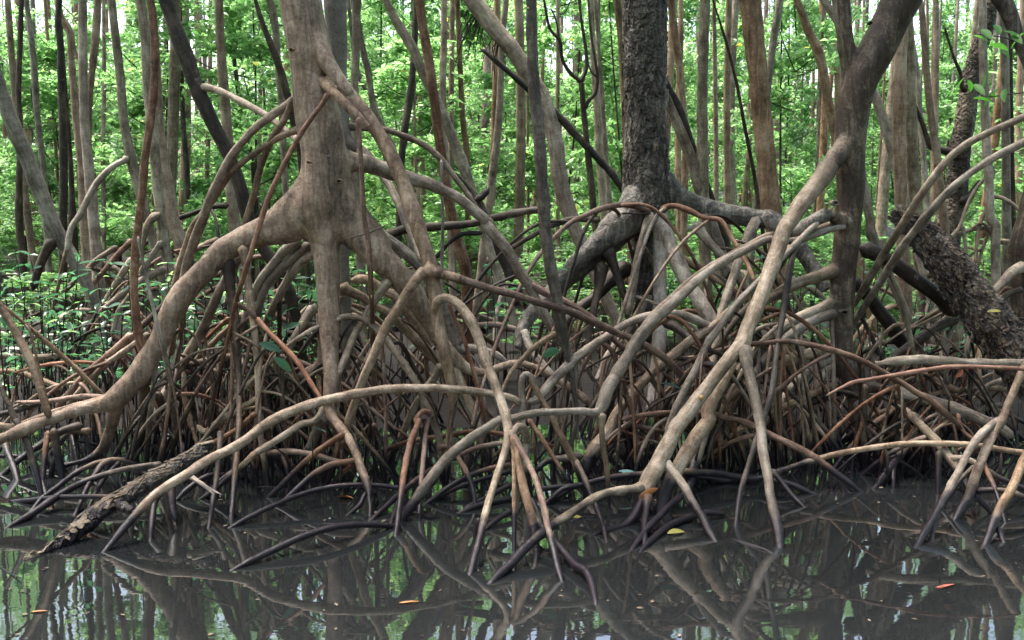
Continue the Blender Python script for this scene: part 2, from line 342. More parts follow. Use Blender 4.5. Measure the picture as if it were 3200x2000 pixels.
# ---- foliage made of single leaves (numpy): rosettes of folded blades
def leaf_cloud(centers, axes, n_per, L0, L1, rs, width=0.42, droop=0.25):
    C = np.repeat(centers, n_per, axis=0); A = np.repeat(axes, n_per, axis=0); n = len(C)
    A /= np.linalg.norm(A, axis=1, keepdims=True)
    rnd = rs.normal(size=(n, 3)); rad = rnd - A * np.sum(rnd * A, axis=1, keepdims=True); rad /= np.linalg.norm(rad, axis=1, keepdims=True)
    up = rs.uniform(-droop, 0.75, size=(n, 1)); D = rad + A * up; D /= np.linalg.norm(D, axis=1, keepdims=True)
    S = np.cross(D, A); S /= np.maximum(np.linalg.norm(S, axis=1, keepdims=True), 1e-6)
    tw = rs.uniform(-.7, .7, size=(n, 1)); Nn = np.cross(S, D); S = S * np.cos(tw) + Nn * np.sin(tw); Nn = np.cross(S, D)
    L = rs.uniform(L0, L1, size=(n, 1)); W = L * width * .5 * rs.uniform(.8, 1.2, size=(n, 1))
    b = C + D * L * .12; m1 = C + D * L * .58
    t = C + D * L * 1.05 - Nn * L * rs.uniform(-.05, .25, size=(n, 1))
    V = np.stack([b, m1 + S * W + Nn * W * .3, t, m1 - S * W + Nn * W * .3], axis=1).reshape(-1, 3)
    i = np.arange(n)[:, None] * 4
    return V, np.concatenate([i + np.array([[0, 1, 2]]), i + np.array([[0, 2, 3]])], axis=0)
def mesh_np(name, V, T, mat):
    me = bpy.data.meshes.new(name); me.vertices.add(len(V)); me.vertices.foreach_set('co', V.astype(np.float32).ravel())
    me.loops.add(len(T) * 3); me.loops.foreach_set('vertex_index', T.astype(np.int32).ravel())
    me.polygons.add(len(T)); me.polygons.foreach_set('loop_start', np.arange(0, len(T) * 3, 3, dtype=np.int32))
    me.update(calc_edges=True); me.validate(); me.materials.append(M[mat]); return me
def crown_mesh(seed, n_ros, h, r, n_leaf=6, L=(0.06, 0.11), mat='leaf', clumps=26, bottom=0.3):
    rs = np.random.RandomState(seed)
    cz = rs.uniform(0, 1, clumps) ** .9; prof = np.where(cz < bottom, cz / bottom * .75 + .25, 1 - ((cz - bottom) / (1 - bottom)) ** 2 * .75)
    ang = rs.uniform(0, 6.283, clumps); rr = np.sqrt(rs.uniform(0.02, 1, clumps)) * r * prof
    cc = np.stack([np.cos(ang) * rr, np.sin(ang) * rr, cz * h], axis=1); cr = rs.uniform(.18, .5, clumps) * r
    k = rs.randint(0, clumps, n_ros); off = rs.normal(size=(n_ros, 3)); off /= np.linalg.norm(off, axis=1, keepdims=True); off *= (rs.uniform(0, 1, (n_ros, 1)) ** .5) * cr[k][:, None]; off[:, 2] *= .7
    C = cc[k] + off; A = rs.normal(size=(n_ros, 3)) * .55 + np.array([0, 0, .9])
    V, T = leaf_cloud(C, A, n_leaf, L[0], L[1], rs)
    return mesh_np('foliage', V, T, mat)
CROWN_BIG = [crown_mesh(100 + i, 1500, 4.5, 1.9, clumps=30) for i in range(4)]
COLUMN = [crown_mesh(200 + i, 900, 4.6, 0.95, clumps=30, bottom=.15, L=(0.07, 0.135)) for i in range(6)]
def add_crown(parent, P, meshes, seed, scale=1.0, name='crown'):
    rr = random.Random(seed); o = bpy.data.objects.new(name, meshes[seed % len(meshes)]); col.objects.link(o); o.parent = parent
    o.location = P - Vector(parent.location); o.rotation_euler = (0, 0, rr.uniform(0, 6.28)); s = scale * rr.uniform(.85, 1.15); o.scale = (s, s, s * rr.uniform(.9, 1.15)); o['kind'] = 'stuff'
    return o

# ------------------------------------------------------------------ the setting: mud, water
def struct(o): o['kind'] = 'structure'; return o
V, Fc = [], []; nx, ny = 90, 130
ys = [-6 + 14 * i / 40 for i in range(40)] + [8 + 92 * ((i) / 89) ** 2.0 for i in range(90)]
for j in range(ny):
    for i in range(nx):
        wd = 14 + max(ys[j], 0) * 1.1; x = (i / (nx - 1) - .5) * 2 * wd; V.append(Vector((x, ys[j], gz(x, ys[j]))))
Fc = [(j * nx + i, j * nx + i + 1, (j + 1) * nx + i + 1, (j + 1) * nx + i) for j in range(ny - 1) for i in range(nx - 1)]
struct(mesh_obj('mud_ground', V, Fc, 'mud'))
struct(mesh_obj('water', [Vector(q) for q in ((-30, -6, 0), (30, -6, 0), (30, 16, 0), (-30, 16, 0))], [(0, 1, 2, 3)], 'water'))

#TREES
# ------------------------------------------------------------------ near trees, traced limb by limb
ROOTS = {}
def tree(key, base, label, name='mangrove_tree'):
    t = empty(name, base, label, 'tree'); ROOTS[key] = (t, []); return t
def R(key, s, d, mat='root', **kw):
    t, st = ROOTS[key]; return root(t, s, d, mat, store=st, **kw)
def ground_at(s, d):
    P = path3d(s, d)[-1][0]; return Vector((P.x, P.y, gz(P.x, P.y)))

# tree A: broad smooth trunk on wide flared legs, left of centre
bA = Vector((at(1030, 1300, 6.3)[0].x, 6.3, -0.3))
tA = tree('A', bA, 'broad smooth brown mangrove trunk on flared arching legs, left of centre')
trA = extend_up(path3d('b0 290,-60,290 330,200,285 365,350,287 410,700,300 455,1000,310 460,1200,318 458,1350,335 b1 458,0,325 462,120,270 468,260,190 475,380,150', (6.4, 6.4)), 5.6)
fused('trunk', [trA,
  path3d('b1 455,-60,300 465,150,230 472,300,165 488,600,160 492,800,150 500,1000,120 508,1200,105 500,1380,85 b2 545,45,75 620,140,70 670,240,66 710,360,66 750,460,62 768,560,50 770,660,45', (6.4, 6.3, 6.1, 'w')),
  path3d('b0 420,1120,120 395,1270,190 350,1400,250 b1 290,75,240 240,125,220 200,150,205 100,165,190 0,178,186 a1 1600,235,180 1500,300,172 1400,400,165 1290,520,162 1200,640,160 1130,760,155 1080,880,150 1000,1010,150 940,1120,148 860,1210,148 780,1290,150 690,1325,110 600,1345,92 400,1405,85 200,1480,85 0,1560,85 -120,1610,85', (6.4, 6.4, 6.35, 6.2, 5.9)),
  path3d('b0 510,1120,120 530,1280,190 b1 565,10,240 600,90,230 640,150,212 750,250,200 850,350,195 950,450,175 1050,570,165 1130,700,150 1200,830,130 1260,930,110 1330,1010,100 1420,1080,75 1530,1115,62 1620,1085,58 1728,1050,55 c1 120,1060,58 230,1110,62 330,1170,62 440,1250,62 530,1320,58 600,1390,50', (6.4, 6.4, 6.5, 6.6, 6.5)),
  path3d('a1 860,1230,110 780,1330,110 760,1450,88 a2 740,100,80 690,230,72 600,290,58 450,330,50 340,375,40', (6.27, 6.5, 'w')),
  path3d('b0 380,120,110 415,270,140 450,370,135 495,445,115 545,520,98 600,590,84 640,640,60', (6.40, 6.33, 6.24, 6.2)),
  path3d('b0 400,980,90 360,1170,140 305,1320,185 205,1440,195 b1 60,140,172 -60,190,160', (6.4, 6.4)), path3d('b0 540,980,90 580,1190,140 628,1370,185 b1 700,95,195 790,210,185 860,300,170', (6.4, 6.42)),
  path3d('b0 480,1060,200 590,1080,155 660,1092,130 760,1112,112', (6.42, 6.44)),
  path3d('b1 455,700,120 440,1000,75 430,1060,80 350,1110,75 230,1170,75 100,1240,70 0,1300,55 -60,1350,45', (6.45, 6.5, 'w')),
], 'trunk', tA, voxel=0.0125)
A = [
 ('b0 490,625,34 440,710,30 380,790,33 280,940,35 180,1130,35 100,1300,38 40,1470,38 a1 1690,320,35 1640,480,35 1590,640,32 1560,800,28 1530,920,28 1500,1040,25 1460,1200,25 1430,1330,22 a2 1390,100,18 1350,300,16', (6.15, 5.95, 'w'), 'root_red', {}),
 ('b0 660,1090,110 760,1110,108 870,1150,103 960,1180,92 1060,1210,92 1170,1240,85 1270,1290,76 1370,1340,75 1470,1420,75 1560,1500,75 b1 1530,80,75 1620,190,75 1700,290,75 c1 60,450,75 110,510,70 150,600,65 200,690,65 260,790,60 290,850,50 300,930,45', (6.44, 6.6, 6.7), 'root', dict(sides=14)),
 ('c1 110,510,60 220,570,50 340,620,45 430,670,45 520,730,42 600,790,40 700,900,42 780,970,40 880,1090,45 960,1170,48 1020,1270,48 1050,1360,42', (6.66, 6.5), 'root_red', {}),
 ('b1 820,180,80 950,260,80 1080,370,75 1180,480,75 1280,680,88 1330,850,88 1360,950,85 1450,950,58 1620,990,50 1700,1060,40', (6.75, 6.8), 'root', {}),
 ('b1 1160,410,80 1090,470,66 1020,570,65 950,690,65 880,800,65 820,930,65 770,1050,65 720,1160,62 680,1280,60 640,1390,58 610,1500,55 b2 570,170,45 530,300,45 480,430,42', (5.97, 5.95, 'w'), 'root', {}),
 ('b1 1190,430,75 1290,450,64 1400,490,58 1500,520,52 1600,550,50 1728,580,50 c1 120,620,48 260,660,52 400,700,55 500,750,52 620,800,52 720,850,50 820,890,50 920,940,50 1000,990,52 1080,1060,54 1150,1140,52 1200,1210,46', (5.95, 6.1, 6.4), 'root_red', {}),
 ('b1 1215,650,55 1240,618,60 1280,608,62 1340,630,65 1400,690,68 1460,780,70 1510,900,68 1550,1020,68 1590,1130,68 1640,1260,65 1680,1380,65 b2 1690,20,60 1702,90,60 1690,200,55 1650,330,50 1600,480,50 1550,650,50 1510,820,50 1480,930,50 1450,1060,46', (5.9, 5.6, 5.2, 'w'), 'root_pale', {}),
 ('b1 490,800,40 530,760,42 580,738,42 640,732,42 720,750,45 800,810,45 870,880,48 940,970,48 1010,1070,50 1080,1180,50 1130,1290,50 1180,1390,50 b2 1190,20,46 1230,130,45 1250,240,50 1270,380,50 1275,500,42', (6.3, 6.05, 'w'), 'root_pale', {}),
 ('b1 905,480,66 840,570,50 790,650,48 720,760,46 660,870,50 610,990,50 560,1100,50 510,1190,48 470,1280,42 430,1400,45 390,1440,45 300,1460,45 b2 250,90,50 100,190,45 0,250,45 a2 1640,330,40 1500,430,38 1370,555,34', (6.4, 6.1, 'w'), 'root_pale', {}),
 ('a1 1635,250,70 1650,330,55 1665,420,54 1680,550,55 1700,700,55 1720,850,52 b1 10,1100,42 15,1280,40 20,1450,40 b2 50,270,42 80,480,38', (6.33, 'w'), 'root', {}),
 ('a1 1540,330,90 1545,480,70 1570,620,65 1590,800,60 1600,1000,55 1610,1150,45 1615,1350,40 a2 1610,100,40 1590,350,40 1560,700,36', (6.4, 6.2, 'w'), 'root_dark', {}),
 ('a1 1065,920,60 1055,1000,42 1050,1050,40 1040,1200,40 1020,1350,38 a2 1005,60,40 1000,180,38 985,330,36', (6.28, 'w'), 'root', {}),
 ('a1 930,190,20 960,350,22 1000,520,25 1040,700,28 1080,860,30 1120,1020,35 1150,1150,38 1170,1300,38 1185,1500,38 a2 1190,150,35 1195,270,30', (5.95, 5.95, 'w'), 'grey', {}),
 ('a1 970,1120,70 970,1300,60 980,1450,58 a2 960,120,52 920,230,50 900,290,46', (6.4, 'w'), 'root_dark', {}),
 ('a1 1240,640,40 1230,720,36 1215,900,36 1190,1080,36', (6.5, 6.8), 'root', {}),
 ('a1 1620,320,60 1500,520,62 1430,680,65 1360,830,65 1280,970,65 1200,1110,68 1130,1220,60 1080,1320,58 1030,1450,52 a2 950,200,52 910,290,46', (6.55, 6.9, 'w'), 'root', {}),
 ('b0 290,640,60 250,680,56 120,770,55 0,860,56 a0 1650,940,60 1560,1060,62 1490,1200,66 1430,1320,70 1380,1450,70 a1 1380,50,74 1320,200,70 1270,350,65 1220,560,60 1180,760,55 1150,1000,50', (6.6, 6.7, 7.1), 'root', {}),
 ('b0 300,870,44 150,930,42 0,1030,42 a0 1620,1110,42 1540,1190,45 1470,1300,45 1400,1400,45 a1 1300,130,45 1250,270,45 1210,400,45 1180,530,45 1130,700,42', (6.55, 6.75, 7.0), 'root', {}),
 ('b0 270,640,50 190,810,48 130,900,48 70,1020,48 20,1170,48 -10,1300,46 a1 1640,150,45 1590,400,42 1530,650,40', (6.55, 6.8), 'root', {}),
 ('b1 560,530,120 620,560,66 700,590,58 780,650,55 850,690,55 950,760,62 1050,860,70 1150,960,72 1240,1060,60 1300,1200,50', (6.5, 6.7), 'root', {}),
 ('b1 640,490,60 720,480,62 800,510,60 860,560,62 950,600,70 1020,700,72 1100,830,75 1170,950,60', (6.75, 6.9), 'root', {}),
 ('b1 480,1380,80 430,1460,72 b2 380,180,62 330,280,56 290,400,45', (6.1, 'w'), 'root', {}),
 ('b2 600,120,42 500,180,40 400,250,42 300,340,42 200,440,40 90,545,34', (5.95, 'w'), 'root_red', {}),
 ('b2 590,150,42 560,260,40 520,360,38 480,460,34', (5.95, 'w'), 'root_red', {}),
 ('b2 680,300,34 580,390,32 500,472,28', (5.85, 'w'), 'root_red', {}),
 ('b2 680,300,36 640,305,38 500,330,40 380,400,42 280,490,42 150,612,34', (5.85, 5.8, 'w'), 'root_red', {}),
 ('b2 680,330,36 520,300,40 380,260,42 230,240,42 100,250,40 0,290,38 a2 1640,330,36 1560,400,32', (5.9, 6.0, 'w'), 'root_red', {}),
 ('b1 1180,1390,36 1140,1372,32 1110,1385,33 1080,1440,34 b2 1100,30,40 1050,150,42 1010,320,42 985,480,42 965,640,42 945,800,36', (5.98, 5.7, 'w'), 'root_orange', {}),
 ('b1 1195,1395,32 1175,1410,30 b2 1165,30,30 1145,120,32 1130,280,34 1115,450,34 1105,600,32 1100,690,28', (6.0, 'w'), 'root_orange', {}),
 ('b1 1195,1400,26 b2 1140,60,22 1110,200,26 1075,380,26', (6.0, 'w'), 'root_dark', {}),
 ('b1 1300,640,22 1340,740,24 1390,850,26 1440,1000,28 1480,1150,28 1510,1280,28 1550,1460,28', (6.0, 6.1), 'root_orange', {}),
 ('b1 0,740,34 100,850,36 200,950,38 280,1040,38 340,1130,36 400,1230,32 450,1300,26', (6.2, 5.95), 'root_orange', {}),
 ('a1 1590,640,30 1680,700,32 b1 0,745,34', (6.1, 6.2), 'root_red', {}),
 ('b1 130,990,30 250,1020,32 350,1060,32 460,1120,30 600,1200,30 700,1280,28 820,1390,26 950,1500,26', (6.6, 6.3), 'root_red', {}),
 ('b1 1330,1010,80 1350,1080,60 1380,1170,56 1430,1290,54 1480,1400,52 1500,1500,50 b2 1540,250,48 1580,350,40', (6.55, 6.4), 'root_pale', {}),
 ('b1 1260,1050,56 1200,1150,52 1120,1260,52 1060,1360,50 1000,1500,50 b2 960,180,50 900,310,42', (6.4, 'w'), 'root_pale', {}),
 ('b2 1240,235,36 1255,208,35 1280,203,35 1330,230,35 1370,290,38 1430,400,40 1465,500,38 1480,605,32', (5.95, 'w'), 'root_red', {}),
 ('b2 1275,470,34 1200,360,36 1100,420,40 1000,500,40 900,590,38 790,695,32', (6.0, 5.8, 'w'), 'root_red', {}),
 ('b2 1700,130,34 1500,100,34 1300,130,36 1050,170,36 900,220,36 780,270,34', (6.1, 6.4), 'root_red', {}),
 ('b2 1728,180,34 1600,190,34 1450,230,34 1330,300,34', (6.0, 6.1), 'root_red', {}),
]
A3 = path3d('b0 480,430,104 560,545,95 650,660,95 740,770,95 820,890,95 890,1010,100 950,1130,100 1000,1260,105 1050,1400,110 1085,1500,110 b1 1110,180,105 1150,300,100 1180,400,108 1200,520,100 1215,620,95 1225,750,80 1260,900,80 1290,1050,85 1320,1200,75 1330,1340,60 b2 1312,60,52 1290,330,58 1275,500,46', (6.28, 6.1, 5.95, 'w'))
oA3 = fused('arching_root', [A3, path3d('b0 400,480,60 470,570,75 540,640,70 620,720,68 700,800,60 760,860,40', (6.42, 6.18, 6.13, 6.1)),
  path3d('b1 1185,380,60 1150,425,72 1090,470,68 1020,570,66', (5.97, 5.96)), path3d('b1 1170,410,60 1230,440,74 1290,450,66 1380,480,60', (5.96, 5.95)), path3d('b1 1205,690,50 1222,640,60 1245,615,62 1290,608,62', (5.96, 5.9))], 'trunk', tA, voxel=0.009, smooth=8, lump=.004); ROOTS['A'][1].append((spline(A3, .04), oA3))

for s, d, m_, kw in A: R('A', s, d, m_, **kw)
# rootlets behind, from the long right-hand root fork
# slim grey tree standing close behind A
tA2 = tree('A2', Vector((at(1060, 1150, 7.05)[0].x, 7.05, gz(0, 7.05))), 'grey slender trunk half hidden behind the broad smooth trunk')
p2 = extend_up(path3d('b0 535,-40,160 552,250,135 560,500,115 572,700,105 585,880,105', 7.0), 7)
fused('trunk', [p2, path3d('b0 580,760,105 590,900,110 610,940,80 680,1000,66 760,1060,58', (7.0, 6.9)), path3d('b0 580,800,100 585,1000,95 590,1250,95 b1 590,200,90 600,500,80 610,800,75 610,1100,70', (7.0, 7.1))], 'grey', tA2, voxel=0.013)
R('A2', 'b0 580,850,70 640,855,50 700,860,45 800,870,42 900,882,42 1000,920,42 1100,960,42 1180,1010,42 1250,1075,42 1300,1140,38 1360,1220,36 1420,1300,34 1480,1390,32 1540,1480,30 b1 1580,80,30 1640,220,30', (6.98, 6.9), 'grey')
R('A2', 'b0 1250,1078,24 1252,1120,18 1255,1300,19 1260,1500,20 b1 1258,200,22 1255,420,22 1262,640,22', (6.9, 6.85), 'grey')
R('A2', 'b0 690,1005,66 760,1060,58 850,1180,55 920,1290,55 980,1420,55 1010,1500,55 b1 1020,110,50 1080,250,45 1120,370,45', (6.9, 6.2), 'root_pale')
R('A2', 'b1 600,560,60 500,800,56 330,800,50 250,950,50 180,1100,48', (7.05, 7.3), 'root')

# tree B: dark flaky trunk right of centre
bB = Vector((at(2015, 1150, 8.0)[0].x, 8.0, -0.2))
tB = tree('B', bB, 'straight dark trunk with flaking bark right of centre, pale leg in front')
trB = extend_up(path3d('c0 895,-50,300 895,300,300 900,700,300 900,1000,303 905,1200,308 903,1330,320 895,1450,270 c1 890,60,220 890,200,150', 8.0), 6.2)
fused('trunk', [trB,
  path3d('c1 890,0,220 870,200,170 880,350,165 900,520,165 905,680,140 905,900,110', (8.1, 8.1)),
], 'trunk_dark', tB, voxel=0.015, lump=0.012, lump_scale=14)
fused('stilt_leg', [
  path3d('c0 850,1280,190 c1 790,60,230 700,130,215 600,225,160 480,330,130 390,425,118 300,530,110 200,630,108 120,730,108 60,830,86 40,950,60', (7.95, 7.7, 7.2)),
  path3d('c1 760,120,200 680,230,140 580,330,120 470,420,100 360,520,90 280,600,80', (8.0, 7.7)),
  path3d('c0 1010,1200,160 1070,1270,140 1130,1330,150 1250,1390,145 1400,1432,142 1550,1460,140 1680,1480,135 d1 0,75,130 100,130,120 200,240,110 300,400,100 400,560,90', (8.0, 8.0, 7.7)),
], 'leg_grey', tB, voxel=0.014, lump=.007, lump_scale=10)
fused('front_leg', [
  path3d('c0 950,1160,130 970,1290,160 985,1390,150 c1 992,40,125 1000,200,110 1000,400,104 1000,600,95 1000,800,92 988,950,90 970,1100,80 950,1250,80 930,1400,76', (8.05, 7.9, 7.8, 7.65, 7.5)),
  path3d('c1 1020,120,90 1060,220,92 1100,330,105 1150,430,108 1220,560,102 1300,680,92 1380,790,84 1450,880,66', (7.86, 7.5)),
], 'leg_pale', tB, voxel=0.014)
Bs = [
 ('c1 945,30,66 890,180,60 850,330,56 820,500,58 800,640,55 780,740,48', (7.8, 7.6), 'grey'),
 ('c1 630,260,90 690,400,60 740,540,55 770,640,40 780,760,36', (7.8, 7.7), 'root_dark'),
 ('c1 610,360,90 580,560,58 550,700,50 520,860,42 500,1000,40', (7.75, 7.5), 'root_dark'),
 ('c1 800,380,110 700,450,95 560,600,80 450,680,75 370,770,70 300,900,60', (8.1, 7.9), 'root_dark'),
 ('c1 1130,340,56 1250,400,50 1390,480,55 1500,550,50 1620,640,46', (7.85, 7.7), 'root'),
 ('c1 1230,100,80 1320,220,56 1420,330,50 1540,480,50 1620,590,46', (7.9, 7.6), 'root_pale'),
 ('c0 930,1430,40 830,1392,40 720,1385,40 600,1410,38 480,1460,35 400,1500,35 c1 270,215,32 190,310,30 110,430,30 50,540,28 0,660,28 b1 1640,870,28 1580,1030,28 1540,1170,28 1490,1330,28 1460,1480,28', (7.8, 7.0, 6.3), 'root_red'),
 ('c0 1000,1430,50 1050,1395,40 1110,1390,38 1200,1420,36 1300,1470,34 c1 1400,80,34 1470,180,32 1530,280,32 1590,380,30 1640,500,30', (7.8, 7.3), 'root_red'),
 ('c1 1660,60,60 1600,180,76 1560,280,68 1510,420,64 1460,560,60 1420,690,58 1400,800,56 1370,950,54 1340,1100,50', (7.75, 7.2), 'root_pale'),
 ('c1 940,590,40 880,680,40 820,780,40 760,880,36', (7.8, 7.6), 'root'),
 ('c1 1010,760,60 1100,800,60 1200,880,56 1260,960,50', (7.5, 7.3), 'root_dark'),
 ('c1 60,820,80 100,900,60 150,990,56 210,1060,52 280,1140,50 360,1240,46', (7.3, 6.9), 'root_pale'),
 ('c1 500,1060,30 560,1160,30 640,1000,44 700,920,44 760,860,44', (7.2, 7.5), 'root'),
]
for s, d, m_ in Bs: R('B', s, d, m_)
o = R('B', 'c0 740,1440,13 840,1442,15 950,1446,18', (7.6, 7.8), 'root_dark', name='twig')

# tree C: leaning reddish trunk on the right
bC = Vector((at(2680, 1400, 7.0)[0].x, 7.0, -0.3))
tC = tree('C', bC, 'leaning reddish brown mangrove trunk forking at the top right, many side roots')
trC = path3d('d0 900,-10,262 825,150,245 740,330,245 640,500,245 588,700,228 556,900,214 548,1050,205 560,1250,190 552,1420,182 d1 552,20,176 530,200,182 510,400,178 500,600,178 497,800,165 510,1000,148 545,1150,135 590,1300,110 600,1500,106 d2 600,240,98', (7.0, 7.0, 7.0, 'w'))
trC = extend_up(trC, 6.0)
fused('trunk', [trC,
  extend_up(path3d('d0 510,-40,90 520,150,84 535,280,88 565,420,100 590,560,120', (6.98, 7.0)), 6.5),
  path3d('d0 550,900,120 500,1000,140 450,1075,142 400,1145,128 360,1205,96', (7.0, 6.88, 6.8)),
  path3d('d1 520,110,120 470,85,100 420,40,84', (6.95, 6.85)),
  path3d('d1 500,400,120 420,432,100 380,448,70', (7.0, 6.95)), path3d('d1 490,620,110 420,648,92 380,666,66', (7.0, 6.95)),
  path3d('d1 490,700,120 420,722,96 380,732,66', (6.98, 6.92)), path3d('d1 500,950,120 420,962,96 380,966,66', (7.0, 6.92)),
  path3d('d1 590,1180,90 640,1208,90 750,1215,85 850,1240,80', (6.98, 6.8)),
], 'trunk_red', tC, voxel=0.0125)
